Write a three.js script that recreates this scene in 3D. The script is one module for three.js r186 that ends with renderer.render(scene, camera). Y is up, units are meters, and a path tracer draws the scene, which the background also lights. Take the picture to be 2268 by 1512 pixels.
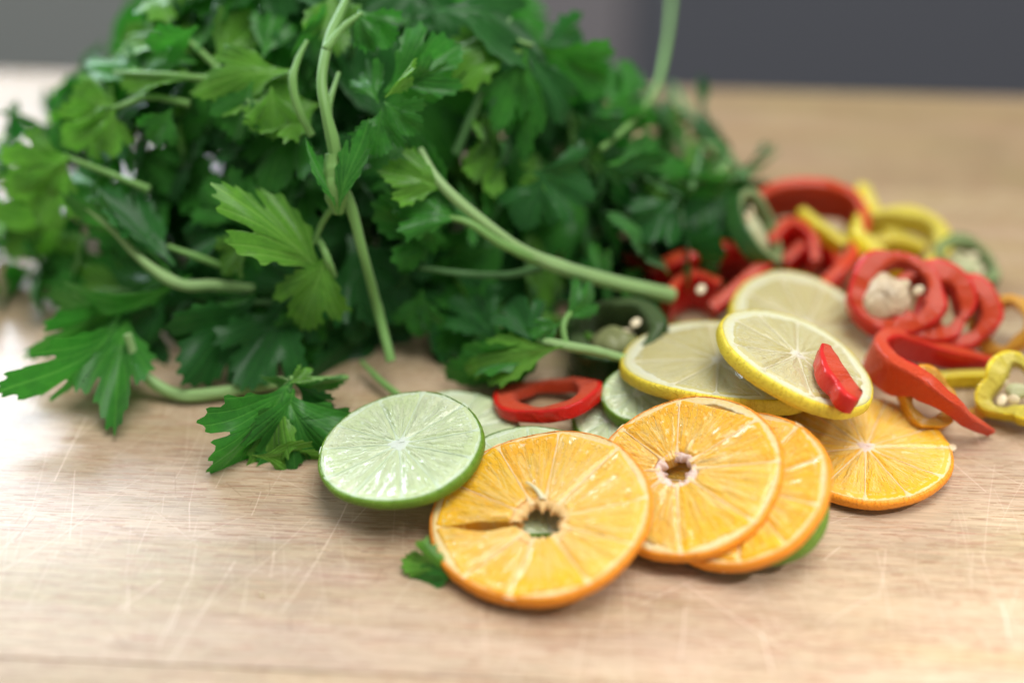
import * as THREE from 'three';
import { mergeGeometries } from 'three/addons/utils/BufferGeometryUtils.js';
import { RectAreaLightUniformsLib } from 'three/addons/lights/RectAreaLightUniformsLib.js';

// ---------------------------------------------------------------- camera, light, exposure
const V = (x, y, z) => new THREE.Vector3(x, y, z);
const rad = (d) => (d * Math.PI) / 180;
const FOV = 25, PITCH = rad(35), EYE = V(0, 0.296, 0);
const scene = new THREE.Scene();
const camera = new THREE.PerspectiveCamera(FOV, 1024 / 682, 0.02, 20);
camera.position.copy(EYE);
camera.lookAt(0, EYE.y - Math.sin(PITCH), -Math.cos(PITCH));
camera.focus = 0.45;
camera.userData.fStop = 2.3;
const renderer = new THREE.WebGLRenderer({ antialias: true });
renderer.setSize(1024, 682);
renderer.toneMapping = THREE.LinearToneMapping;
renderer.toneMappingExposure = 0.93;
renderer.shadowMap.enabled = true;
scene.background = new THREE.Color(0.34, 0.34, 0.35);

RectAreaLightUniformsLib.init();
function areaLight(name, color, intensity, w, h, from, to) {
  const l = new THREE.RectAreaLight(color, intensity, w, h);
  l.name = name;
  l.position.set(...from);
  l.lookAt(...to);
  scene.add(l);
}
// tall window to the left behind the board; then an added fill light, unseen, overhead
areaLight('window_light', new THREE.Color(0.84, 0.95, 1.1), 22, 1.1, 0.46, [-0.85, 0.66, -1.36], [-0.81, 0.6, 0]);
areaLight('window_light_001', new THREE.Color(0.99, 0.98, 0.97), 8.8, 1.2, 1.0, [0.35, 1.65, -0.35], [0.02, 0, -0.42]);
// sunlight let in low beside the camera: the bright pool at the front right of the board
const pool = new THREE.SpotLight(new THREE.Color(1.0, 0.92, 0.97), 13, 0, rad(6.4), 1, 2);
pool.name = 'sun_patch_light';
pool.position.set(0.95, 1.0, -0.02);
pool.target.position.set(0.178, 0, -0.215);
pool.castShadow = true;
pool.shadow.radius = 4;
scene.add(pool, pool.target);

// ---------------------------------------------------------------- helpers
const F = 756 / Math.tan(rad(FOV / 2));            // pixels of the photograph (2268 x 1512)
const FWD = V(0, -Math.sin(PITCH), -Math.cos(PITCH)), UPV = V(0, Math.cos(PITCH), -Math.sin(PITCH)), RIGHT = V(1, 0, 0);
const dirAt = (px, py) => FWD.clone().addScaledVector(RIGHT, (px - 1134) / F).addScaledVector(UPV, (756 - py) / F);
const at = (px, py, d) => EYE.clone().addScaledVector(dirAt(px, py), d);
const onBoard = (px, py, h = 0) => { const k = dirAt(px, py); return EYE.clone().addScaledVector(k, (h - EYE.y) / k.y); };
const depthOnBoard = (px, py, h = 0) => (h - EYE.y) / dirAt(px, py).y;
function rng(seed) { let s = (seed * 2654435761) | 0; return () => { s = (s + 0x6d2b79f5) | 0; let t = Math.imul(s ^ (s >>> 15), 1 | s); t = (t + Math.imul(t ^ (t >>> 7), 61 | t)) ^ t; return ((t ^ (t >>> 14)) >>> 0) / 4294967296; }; }
const hash = (x, y) => { let h = (Math.imul(x, 374761393) + Math.imul(y, 668265263)) | 0; h = Math.imul(h ^ (h >>> 13), 1274126177); return ((h ^ (h >>> 16)) >>> 0) / 4294967296; };
const lerp = (a, b, t) => a + (b - a) * t, clamp = (x, a, b) => Math.min(b, Math.max(a, x));
const smooth = (a, b, x) => { const t = clamp((x - a) / (b - a), 0, 1); return t * t * (3 - 2 * t); };
function noise(x, y) { const ix = Math.floor(x), iy = Math.floor(y), u = smooth(0, 1, x - ix), v = smooth(0, 1, y - iy); return lerp(lerp(hash(ix, iy), hash(ix + 1, iy), u), lerp(hash(ix, iy + 1), hash(ix + 1, iy + 1), u), v); }
const fbm = (x, y, n = 4) => { let s = 0, a = 0.5; for (let i = 0; i < n; i++) { s += a * noise(x, y); x = x * 2.03 + 17.1; y = y * 2.03 + 5.7; a *= 0.5; } return s; };

const used = new Map();
const numbered = (n) => { const k = used.get(n) ?? 0; used.set(n, k + 1); return k ? n + '_' + String(k).padStart(3, '0') : n; };
function thing(name, label, category, group) {
  const o = new THREE.Group(); o.name = numbered(name);
  o.userData = { label, category }; if (group) o.userData.group = group;
  scene.add(o); return o;
}
function mesh(name, geo, mat, parent) { const m = new THREE.Mesh(geo, mat); m.name = name; m.castShadow = m.receiveShadow = true; parent.add(m); return m; }
function single(name, label, category, geo, mat, group) { const m = mesh(numbered(name), geo, mat, scene); m.userData = { label, category }; if (group) m.userData.group = group; return m; }
function gridGeo(nu, nv, f, closeU = false) {      // f(u, v) -> [x, y, z, s?, t?]
  const pos = [], uv = [], idx = [], cols = closeU ? nu : nu + 1;
  for (let j = 0; j <= nv; j++) for (let i = 0; i < cols; i++) { const p = f(i / nu, j / nv); pos.push(p[0], p[1], p[2]); uv.push(p[3] ?? i / nu, p[4] ?? j / nv); }
  for (let j = 0; j < nv; j++) for (let i = 0; i < nu; i++) { const a = j * cols + i, b = j * cols + ((i + 1) % cols), c = a + cols, d = b + cols; idx.push(a, b, d, a, d, c); }
  return finish(pos, uv, idx);
}
function finish(pos, uv, idx) {
  const g = new THREE.BufferGeometry();
  g.setAttribute('position', new THREE.Float32BufferAttribute(pos, 3)); g.setAttribute('uv', new THREE.Float32BufferAttribute(uv, 2));
  g.setIndex(idx); g.computeVertexNormals(); return g;
}
function canvasTex(w, h, draw, srgb = true) {
  const c = document.createElement('canvas'); c.width = w; c.height = h; draw(c.getContext('2d'), w, h);
  const t = new THREE.CanvasTexture(c); if (srgb) t.colorSpace = THREE.SRGBColorSpace;
  t.wrapS = t.wrapT = THREE.RepeatWrapping; t.magFilter = THREE.LinearFilter; return t;
}
const rgbs = (c, a = 1) => `rgba(${c[0] | 0},${c[1] | 0},${c[2] | 0},${a})`;
const mixc = (a, b, t) => [lerp(a[0], b[0], t), lerp(a[1], b[1], t), lerp(a[2], b[2], t)];
// ---------------------------------------------------------------- background: cupboard fronts and floor beyond the board, out of focus
{
  const paint = (c, r) => new THREE.MeshStandardMaterial({ color: new THREE.Color(...c), roughness: r });
  const box = (x0, x1, y0, y1, z0, z1) => { const g = new THREE.BoxGeometry(x1 - x0, y1 - y0, z1 - z0); g.translate((x0 + x1) / 2, (y0 + y1) / 2, (z0 + z1) / 2); return g; };
  const floor = mesh('floor', box(-2.6, 2.6, -0.95, -0.9, -1.5, 1.6), paint([0.12, 0.12, 0.13], 0.6), scene); floor.userData.kind = 'structure';
  const wall = mesh('wall', box(-2.6, 2.6, -0.899, 1.6, -1.62, -1.5), paint([0.3, 0.3, 0.3], 0.8), scene); wall.userData.kind = 'structure';
  const pale = thing('cupboard', 'out of focus pale grey cupboard front behind the parsley', 'cupboard');
  mesh('door', box(-0.36, 0.115, -0.88, 0.25, -1.47, -1.44), paint([0.32, 0.295, 0.3], 0.55), pale);
  mesh('side_panel', box(-1.2, -0.365, -0.88, 0.25, -1.47, -1.44), paint([0.36, 0.38, 0.35], 0.6), pale);
  mesh('carcass', box(-1.2, 0.115, -0.899, 0.25, -1.499, -1.471), paint([0.2, 0.2, 0.2], 0.7), pale);
  const dark = thing('cupboard', 'out of focus dark slate grey cupboard front at the upper right', 'cupboard');
  mesh('door', box(0.119, 0.62, -0.88, 0.25, -1.47, -1.44), paint([0.146, 0.152, 0.17], 0.45), dark);
  mesh('side_panel', box(0.624, 1.3, -0.88, 0.25, -1.47, -1.44), paint([0.137, 0.148, 0.172], 0.45), dark);
  mesh('carcass', box(0.119, 1.3, -0.899, 0.25, -1.499, -1.471), paint([0.06, 0.06, 0.07], 0.7), dark);
}

// ---------------------------------------------------------------- cutting board
// wood: fine pores along the grain, drifting bands, knife scars
function woodPair(w, h, perM, seed, scars, tone) {
  const r = rng(seed), cv = document.createElement('canvas'), bv = document.createElement('canvas');
  cv.width = bv.width = w; cv.height = bv.height = h;
  const c = cv.getContext('2d'), b = bv.getContext('2d'), im = c.createImageData(w, h), bm = b.createImageData(w, h);
  for (let y = 0; y < h; y++) for (let x = 0; x < w; x++) {
    const X = x / perM * 1000, Y = y / perM * 1000;          // millimetres
    const warp = 7 * fbm(X / 90 + seed, Y / 60, 2);
    const band = fbm(X / 120 + seed * 3, (Y + warp) / 9, 3), fine = noise(X / 11 + 50, (Y + warp * 0.4) / 0.55 + seed), fine2 = noise(X / 4 + 9, Y / 0.3), blotch = fbm(X / 34 + 7, Y / 26 + seed, 3), pink = fbm(X / 50 + 31, Y / 18 + seed * 2, 2);
    const l = 0.9 + 0.14 * (band - 0.45) + 0.09 * (fine - 0.5) + 0.07 * (fine2 - 0.5) + 0.1 * (blotch - 0.45);
    const o = (y * w + x) * 4;
    im.data[o] = clamp(tone[0] * l + 9 * (pink - 0.4), 0, 255); im.data[o + 1] = clamp(tone[1] * (l - 0.03 * (0.8 - l)) , 0, 255); im.data[o + 2] = clamp(tone[2] * (l * 1.04 - 0.05) + 12 * (pink - 0.4) - 30 * (band - 0.45 < 0 ? 0.45 - band : 0), 0, 255); im.data[o + 3] = 255;
    const g = 150 + 60 * (fine - 0.5) + 30 * (fine2 - 0.5); bm.data[o] = bm.data[o + 1] = bm.data[o + 2] = g; bm.data[o + 3] = 255;
  }
  c.putImageData(im, 0, 0); b.putImageData(bm, 0, 0);
  const mm = perM / 1000;
  c.lineCap = b.lineCap = 'round';
  for (let k = 0; k < w * h / (mm * mm) * 0.5; k++) {       // open pores
    const x = r() * w, y = r() * h, d = fbm(x / mm / 40 + 3, y / mm / 9 + seed, 3);
    if (d < 0.12 + r() * 0.36) continue;
    const len = (1.5 + r() * r() * 12) * mm, t = (0.1 + r() * 0.15) * mm, s = (r() - 0.5) * 0.03 * len, a = 0.2 + r() * r() * 0.6;
    c.strokeStyle = `rgba(${112 + r() * 40 | 0},${76 + r() * 26 | 0},${50 + r() * 22 | 0},${a})`; c.lineWidth = t;
    c.beginPath(); c.moveTo(x, y); c.lineTo(x + len, y + s); c.stroke();
    b.strokeStyle = `rgba(20,20,20,${a})`; b.lineWidth = t; b.beginPath(); b.moveTo(x, y); b.lineTo(x + len, y + s); b.stroke();
  }
  for (let k = 0; k < scars; k++) {                          // knife scars: pale scores, a few dirty ones
    const x = r() * w, y = r() * h, pale = r() < 0.78, ang = r() < 0.55 ? Math.PI / 2 + (r() - 0.5) * 0.5 : Math.PI / 2 + (r() - 0.5) * 2.2, len = (pale ? 6 + r() * r() * 55 : 2 + r() * 11) * mm;
    const dx = Math.cos(ang) * len, dy = Math.sin(ang) * len, bend = (r() - 0.5) * 0.08 * len, a = pale ? 0.14 + r() * r() * 0.6 : 0.12 + r() * 0.3;
    for (const [g, col] of [[c, pale ? `rgba(246,226,206,${a})` : `rgba(96,58,38,${a})`], [b, `rgba(10,10,10,${a})`]]) {
      g.strokeStyle = col; g.lineWidth = (0.1 + r() * 0.2) * mm; g.beginPath(); g.moveTo(x, y); g.quadraticCurveTo(x + dx / 2 + bend, y + dy / 2 + bend, x + dx, y + dy); g.stroke();
    }
  }
  const tex = (v, srgb) => { const t = new THREE.CanvasTexture(v); if (srgb) t.colorSpace = THREE.SRGBColorSpace; t.wrapS = t.wrapT = THREE.MirroredRepeatWrapping; t.magFilter = THREE.LinearFilter; return t; };
  return [tex(cv, true), tex(bv, false), w / perM, h / perM];
}
const board = thing('cutting_board', 'worn light wood cutting board with knife scars under the fruit and parsley', 'cutting board');
{
  const YAW = rad(-3.4);
  board.rotation.y = YAW;
  const T = 0.026, staves = [                                 // z from the front edge backwards, in the board's own axes
    { z0: -0.2, z1: -0.2716, seed: 3, perM: 4600, scars: 260, tone: [203, 175, 143] },
    { z0: -0.2719, z1: -0.447, seed: 5, perM: 4600, scars: 900, tone: [205, 179, 150] },
    { z0: -0.4473, z1: -0.535, seed: 8, perM: 2200, scars: 200, tone: [188, 160, 126] },  // darker tone stands in for light falling off towards the back
    { z0: -0.5353, z1: -0.622, seed: 11, perM: 2200, scars: 120, tone: [170, 144, 108] },  // rearmost stave darker still, the same falloff of light put into its colour
  ];
  const x0 = -0.36, x1 = 0.36, ch = 0.0012;
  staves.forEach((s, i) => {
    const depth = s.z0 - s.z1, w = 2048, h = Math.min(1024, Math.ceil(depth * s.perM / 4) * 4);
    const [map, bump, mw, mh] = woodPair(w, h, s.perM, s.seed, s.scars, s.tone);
    const front = i === 0 ? 0.004 : 0.00025, back = i === staves.length - 1 ? 0.004 : 0.00025;
    // section across the stave (z, y), joints a hair recessed, outer edges rounded
    const sec = []; const arc = (cz, cy, rr, a0, a1) => { for (let k = 0; k <= 4; k++) { const a = lerp(a0, a1, k / 4); sec.push([cz + rr * Math.cos(a), cy + rr * Math.sin(a)]); } };
    arc(s.z1 + back, -T + back, back, Math.PI * 1.5, Math.PI); arc(s.z1 + back, -back, back, Math.PI, Math.PI / 2);
    for (let k = 1; k < 8; k++) sec.push([lerp(s.z1 + back, s.z0 - front, k / 8), 0]);
    arc(s.z0 - front, -front, front, Math.PI / 2, 0); arc(s.z0 - front, -T + front, front, 0, -Math.PI / 2); sec.push(sec[0]);
    const g = gridGeo(24, sec.length - 1, (u, v) => { const [z, y] = sec[Math.round(v * (sec.length - 1))], x = lerp(x0, x1, u); return [x, y, z, (x + 0.22) / mw, (z - s.z0 - y * 0.9) / mh]; });
    const caps = [x0, x1].map((x) => { const n = sec.length - 1, pos = [], uv = [], idx = []; for (let k = 0; k < n; k++) { pos.push(x, sec[k][1], sec[k][0]); uv.push(sec[k][0] * 3, sec[k][1] * 3); } for (let k = 1; k < n - 1; k++) idx.push(0, k, k + 1); return finish(pos, uv, idx); });
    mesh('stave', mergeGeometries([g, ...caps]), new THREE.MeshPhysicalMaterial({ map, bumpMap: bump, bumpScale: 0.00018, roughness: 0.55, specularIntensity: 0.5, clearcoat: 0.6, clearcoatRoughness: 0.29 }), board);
  });
}
// ---------------------------------------------------------------- citrus slices
// A disc seen as an ellipse in the photograph (centre, half axes, turn) and resting with its lowest rim at height rest: its centre, normal and radius.
function discPose([px, py, a, b, phi], rest, t = 0.005) {
  const k = dirAt(px, py), v = k.clone().normalize().negate();
  const r = RIGHT.clone().addScaledVector(v, -RIGHT.dot(v)).normalize(), u = v.clone().cross(r);
  const c = Math.cos(rad(phi)), s = Math.sin(rad(phi)), tau = Math.sqrt(1 - (b / a) ** 2);
  const e1 = r.clone().multiplyScalar(c).addScaledVector(u, s), m = r.clone().multiplyScalar(-s).addScaledVector(u, c);
  const n = m.clone().multiplyScalar(tau).addScaledVector(v, b / a).normalize();
  const d = (rest + t * n.y - EYE.y) / (k.y - (a / F) * Math.sqrt(Math.max(0, 1 - n.y * n.y)));
  const top = EYE.clone().addScaledVector(k, d);
  return { n, e1, R: (a * d) / F, base: top.clone().addScaledVector(n, -t), d };
}
function place(o, { n, e1, base }, spin = 0) {
  const x = e1.clone(), z = x.clone().cross(n);
  o.matrix.makeBasis(x, n, z); o.quaternion.setFromRotationMatrix(o.matrix); o.position.copy(base);
  if (spin) o.rotateY(spin);
}
const FRUIT = {
  orange: { rind: [255, 160, 40], rind2: [242, 130, 20], pith: [252, 232, 168], flesh: [[255, 198, 32], [255, 186, 48], [255, 208, 98]], line: [255, 240, 196], wall: [255, 232, 176], core: [255, 230, 214], pithW: 0.0025, seg: 10, edge: [1, 0.82, 0.46] },
  lime: { rind: [112, 150, 44], rind2: [74, 116, 28], pith: [234, 246, 222], flesh: [[222, 236, 184], [214, 231, 172], [230, 238, 198]], line: [228, 240, 206], wall: [226, 240, 210], core: [238, 246, 230], pithW: 0.0024, seg: 11, edge: [0.8, 0.92, 0.55] },
  lemon: { rind: [244, 220, 70], rind2: [236, 204, 44], pith: [240, 240, 208], flesh: [[230, 220, 152], [222, 210, 136], [238, 230, 172]], line: [234, 228, 180], wall: [238, 232, 196], core: [242, 238, 214], pithW: 0.0034, seg: 10, edge: [1, 0.95, 0.5] },
};
const rindTex = {};
for (const k of Object.keys(FRUIT)) {
  const f = FRUIT[k], r = rng(k.length * 7 + 1);
  const dots = Array.from({ length: 900 }, () => [r() * 512, r() * 256, 1.5 + r() * 3.2, r()]);
  const spread = (c, draw) => dots.forEach(([x, y, s, q]) => { for (const dx of [-512, 0, 512]) for (const dy of [-256, 0, 256]) if (x + dx > -8 && x + dx < 520 && y + dy > -8 && y + dy < 264) draw(x + dx, y + dy, s, q); });
  rindTex[k] = {
    map: canvasTex(512, 256, (c, w, h) => { c.fillStyle = rgbs(f.rind); c.fillRect(0, 0, w, h); spread(c, (x, y, s, q) => { c.fillStyle = rgbs(q < 0.6 ? f.rind2 : mixc(f.rind, [255, 250, 190], 0.3), 0.5); c.beginPath(); c.arc(x, y, s, 0, 7); c.fill(); }); }),
    bump: canvasTex(512, 256, (c, w, h) => { c.fillStyle = '#b0b0b0'; c.fillRect(0, 0, w, h); spread(c, (x, y, s) => { const g = c.createRadialGradient(x, y, 0, x, y, s * 1.5); g.addColorStop(0, 'rgba(20,20,20,.8)'); g.addColorStop(1, 'rgba(20,20,20,0)'); c.fillStyle = g; c.fillRect(x - 6, y - 6, 12, 12); }); }, false),
  };
  rindTex[k].mat = new THREE.MeshPhysicalMaterial({ map: rindTex[k].map, bumpMap: rindTex[k].bump, bumpScale: 0.0004, roughness: 0.42, specularIntensity: 0.7, transmission: 0 });
}
// the layout of one cut fruit: where its membranes run
function layout(seed, n, hole, off, start) {
  const r = rng(seed), w = Array.from({ length: n }, () => 0.75 + r() * 0.5), sum = w.reduce((a, b) => a + b, 0), ang = []; let a = r() * 6.28; if (start !== undefined) a = start;
  for (const x of w) { ang.push(a); a += (x / sum) * Math.PI * 2; }
  return { n, ang, hole, off, seed };
}
function pulpMaterial(kind, L, R, Rp, size) {
  const f = FRUIT[kind], r = rng(L.seed * 13 + 5), bump = document.createElement('canvas'); bump.width = bump.height = size;
  const b = bump.getContext('2d'), S = (m) => (m / (2 * R)) * size, cx = (0.5 + L.off[0] / 2) * size, cy = (0.5 - L.off[1] / 2) * size;
  const rim = (t) => [size / 2 + S(Rp) * Math.cos(t), size / 2 - S(Rp) * Math.sin(t)];
  const map = canvasTex(size, size, (c) => {
    c.fillStyle = rgbs(f.flesh[0]); c.fillRect(0, 0, size, size); b.fillStyle = '#606060'; b.fillRect(0, 0, size, size);
    for (let i = 0; i < L.n; i++) {
      const a0 = L.ang[i], a1 = i + 1 < L.n ? L.ang[i + 1] : L.ang[0] + Math.PI * 2, tint = f.flesh[(r() * 3) | 0], focus = a0 + (a1 - a0) * (0.3 + r() * 0.4);
      const p = rim(a0 - 0.02); c.fillStyle = rgbs(tint, 0.75); c.beginPath(); c.moveTo(cx, cy); for (let k = 0; k <= 12; k++) { const q = rim(lerp(a0, a1, k / 12)); c.lineTo(cx + (q[0] - cx) * 1.1, cy + (q[1] - cy) * 1.1); } c.fill();
      const count = Math.round(70 * (a1 - a0) / 0.6);
      for (let k = 0; k < count; k++) {                        // juice vesicles: long drops that run from the rim towards the core
        const t = lerp(a0, a1, r()), q = rim(t), s0 = 0.15 + 0.8 * Math.sqrt(r()), len = 0.1 + r() * 0.32, aim = lerp(t, focus, 0.35);
        const e = rim(aim), at_ = (s, m) => [cx + (lerp(e[0], q[0], m) - cx) * s, cy + (lerp(e[1], q[1], m) - cy) * s];
        const A = at_(s0, 1), B = at_(Math.max(0.06, s0 - len), 0.75), wd = size * (0.006 + 0.014 * r()) * (0.35 + s0);
        const nx = -(B[1] - A[1]), ny = B[0] - A[0], nl = Math.hypot(nx, ny) || 1, ox = nx / nl * wd, oy = ny / nl * wd;
        const drop = (g) => { g.beginPath(); g.moveTo(B[0], B[1]); g.quadraticCurveTo(lerp(A[0], B[0], 0.35) + ox, lerp(A[1], B[1], 0.35) + oy, A[0] + ox * 0.5, A[1] + oy * 0.5); g.quadraticCurveTo(A[0] - (B[0] - A[0]) * 0.1, A[1] - (B[1] - A[1]) * 0.1, A[0] - ox * 0.5, A[1] - oy * 0.5); g.quadraticCurveTo(lerp(A[0], B[0], 0.35) - ox, lerp(A[1], B[1], 0.35) - oy, B[0], B[1]); };
        const col = mixc(f.flesh[(r() * 3) | 0], f.line, r() * r() * 0.5);
        c.fillStyle = rgbs(col, 0.22 + r() * 0.3); drop(c); c.fill();
        if (r() < 0.42) { c.strokeStyle = rgbs(f.line, 0.2 + r() * 0.4); c.lineWidth = size * 0.0022; drop(c); c.stroke(); }
        const g = b.createLinearGradient(A[0], A[1], B[0], B[1]), lum = 90 + r() * 120 | 0; g.addColorStop(0, `rgba(${lum},${lum},${lum},.75)`); g.addColorStop(1, `rgba(${lum},${lum},${lum},.1)`); b.fillStyle = g; drop(b); b.fill();
        b.strokeStyle = 'rgba(40,40,40,.25)'; b.lineWidth = size * 0.0018; b.stroke();
      }
      for (let k = 0; k < 7; k++) {                            // pale fibres in the pulp
        const t = lerp(a0, a1, r()), q = rim(t), e = rim(lerp(t, focus, 0.8)), s0 = 0.55 + r() * 0.45, s1 = s0 - 0.2 - r() * 0.3;
        c.strokeStyle = rgbs(f.line, 0.15 + r() * 0.35); c.lineWidth = size * (0.0015 + r() * 0.004); c.beginPath(); c.moveTo(cx + (q[0] - cx) * s0, cy + (q[1] - cy) * s0); c.quadraticCurveTo(cx + (q[0] - cx) * (s0 + s1) / 2, cy + (q[1] - cy) * (s0 + s1) / 2, cx + (e[0] - cx) * s1, cy + (e[1] - cy) * s1); c.stroke();
      }
    }
    for (let k = 0; k < 5000; k++) {                           // the ends of cut juice sacs, wet and uneven
      const t = r() * 6.29, q = rim(t), s = Math.sqrt(r()), x = cx + (q[0] - cx) * s, y = cy + (q[1] - cy) * s, an = Math.atan2(q[1] - cy, q[0] - cx), g = 40 + r() * 190 | 0, w = size * (0.0012 + 0.0035 * r());
      b.fillStyle = `rgba(${g},${g},${g},.35)`; b.beginPath(); b.ellipse(x, y, w * (1.2 + r() * 2), w, an, 0, 7); b.fill();
      if (r() < 0.25) { c.fillStyle = rgbs(mixc(f.flesh[(r() * 3) | 0], f.line, r()), 0.35); c.beginPath(); c.ellipse(x, y, w * (1.2 + r() * 2), w, an, 0, 7); c.fill(); }
    }
    for (let k = 0; k < 260; k++) {                            // pith fraying into the rim of the pulp
      const q = rim(r() * 6.29), l = 0.02 + r() * r() * 0.12, g = c.createLinearGradient(q[0], q[1], q[0] + (cx - q[0]) * l, q[1] + (cy - q[1]) * l);
      g.addColorStop(0, rgbs(f.pith, 0.6)); g.addColorStop(1, rgbs(f.pith, 0)); c.strokeStyle = g; c.lineWidth = size * (0.003 + r() * 0.012); c.beginPath(); c.moveTo(q[0], q[1]); c.lineTo(q[0] + (cx - q[0]) * l, q[1] + (cy - q[1]) * l); c.stroke();
    }
  });
  const bt = new THREE.CanvasTexture(bump); bt.magFilter = THREE.LinearFilter;
  return new THREE.MeshPhysicalMaterial({ map, bumpMap: bt, bumpScale: 0.0009, roughness: kind === 'lemon' ? 0.82 : 0.95, transmission: kind === 'lemon' ? 0.42 : 0.24, thickness: 0, clearcoat: 0.9, clearcoatRoughness: 0.1, ior: 1.4 });
}
const pulpCache = new Map();
const soft = (c, extra = {}) => new THREE.MeshPhysicalMaterial({ color: new THREE.Color().setRGB(c[0] / 255, c[1] / 255, c[2] / 255, THREE.SRGBColorSpace), roughness: 1, transmission: 0.3, thickness: 0, clearcoat: 0.5, clearcoatRoughness: 0.35, ...extra });
for (const k of Object.keys(FRUIT)) {
  const f = FRUIT[k], r = rng(k.length * 3 + 2);
  const t = canvasTex(512, 512, (c, w) => { c.fillStyle = rgbs(f.pith); c.fillRect(0, 0, w, w); for (let i = 0; i < 700; i++) { c.fillStyle = rgbs(r() < 0.5 ? mixc(f.pith, f.rind, 0.35) : [255, 255, 246], 0.1 + r() * 0.15); c.beginPath(); c.arc(r() * w, r() * w, 2 + r() * 12, 0, 7); c.fill(); } });
  f.pithMat = new THREE.MeshPhysicalMaterial({ vertexColors: true, map: t, bumpMap: t, bumpScale: 0.0006, roughness: 1, transmission: 0.28, thickness: 0, clearcoat: 0.35, clearcoatRoughness: 0.4 });
  f.wallMat = soft(f.wall); f.coreMat = soft(f.core);
}
function citrus(kind, label, ell, rest, o = {}) {
  const f = FRUIT[kind], t = o.t ?? 0.0052, pose = o.pose ?? discPose(ell, rest, t), R = pose.R, r = rng((o.seed ?? 1) * 31 + 7);
  const L = layout(o.seed ?? 1, o.seg ?? f.seg, o.hole ?? 0.07, o.off ?? [0, 0], o.start);
  const T = thing(kind + '_slice', label, kind + ' slice');
  place(T, pose, o.spin ?? 0);
  const w1 = r() * 6, w2 = r() * 6, rimR = (a) => R * (1 + 0.015 * Math.sin(2 * a + w1) + 0.012 * Math.sin(3 * a + w2) + 0.006 * Math.sin(5 * a + w1 * 2) + 0.003 * Math.sin(11 * a + w1));
  const skinW = 0.0006, pithW = o.pithW ?? f.pithW, Rp = R - skinW - pithW;
  const bend = o.bend ?? (() => 0), wa = r() * 6.28, wk = o.wedge ?? 0.2, sk = o.saddle ?? 0.022, cw = Math.cos(wa), sw = Math.sin(wa);
  const B = (x, y, z) => { const p = (x * cw + z * sw) / R, q = (z * cw - x * sw) / R; return [x, y * (1 + wk * p) + (bend(x / R, z / R) + sk * (p * p - q * q)) * R, z]; };
  const C = [L.off[0] * R, -L.off[1] * R];                      // z runs against the texture's v
  const pt = (a, rr) => [Math.cos(a) * rr, -Math.sin(a) * rr];
  // peel: a ring with a rounded outer wall
  const prof = [[-skinW, t - 0.0002], [-0.0006, t + 0.0001], [-0.0002, t - 0.00015], [0.0002, t - 0.0007], [0.0003, t * 0.62], [0.0003, t * 0.35], [0.0001, 0.0006], [-0.0003, 0.0001], [-skinW, 0]];
  mesh('peel', gridGeo(160, prof.length - 1, (u, v) => { const a = u * Math.PI * 2, [dr, y] = prof[Math.round(v * (prof.length - 1))], rr = rimR(a) + dr + 0.00012 * (noise(u * 220, v * 6) - 0.5), p = pt(a, rr); const q = B(p[0], y + 0.00018 * (noise(u * 170 + 9, v * 3) - 0.5), p[1]); return [...q, u * 14 * R / 0.03, (y + dr) / 0.011]; }), rindTex[kind].mat, T);
  // pith: a ring between peel and pulp, a little uneven
  const fray = (a) => Rp + 0.0008 * (noise(a * 9 + o.seed * 5, 3) - 0.5) + 0.0006 * (noise(a * 26, 8) - 0.5);
  mesh('pith', gridGeo(160, 8, (u, v) => { const a = u * Math.PI * 2, out = rimR(a) - skinW + 0.00005, inn = fray(a), s = [0, 0, 0.25, 0.5, 0.75, 1, 1, 0.5, 0][Math.round(v * 8)], hh = [0.0001, t - 0.0001, t - 0.00005, t - 0.0001, t - 0.00015, t - 0.0003, 0.0004, 0.0001, 0.0001][Math.round(v * 8)], p = pt(a, lerp(out, inn, s)), q = B(p[0], hh + 0.0003 * (noise(p[0] * 1500, p[1] * 1500) - 0.5), p[1]); return [...q, p[0] / 0.02, p[1] / 0.02]; }), f.pithMat, T);
  { const m = T.children[T.children.length - 1], n = m.geometry.attributes.position.count, col = [], e = f.edge; for (let i = 0; i < n; i++) { const row = Math.floor(i / 160), k = [1, 1, 0.45, 0.12, 0, 0, 0, 0, 0][row]; col.push(lerp(1, e[0], k), lerp(1, e[1], k), lerp(1, e[2], k)); } m.geometry.setAttribute('color', new THREE.Float32BufferAttribute(col, 3)); }
  // pulp
  const key = kind + (o.tex ?? o.seed ?? 1); if (!pulpCache.has(key)) pulpCache.set(key, pulpMaterial(kind, L, R, Rp, o.size ?? 512));
  const pulp = pulpCache.get(key), rc = 0.0016, r0 = Math.max(0.0004, L.hole * R), gapAt = o.gaps ?? {};
  const rimPt = (a) => pt(a, Rp + 0.0026), toCore = (a, s, jit = 1) => { const q = rimPt(a), dx = q[0] - C[0], dz = q[1] - C[1], l = Math.hypot(dx, dz), k = (r0 * jit) / l; const m = lerp(k, 1, s); return [C[0] + dx * m, C[1] + dz * m]; };
  const domeAmp = o.dome ?? 0.0004, fine = (o.size ?? 512) > 600, NU = fine ? 26 : 14, NV = fine ? 44 : 26;
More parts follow.
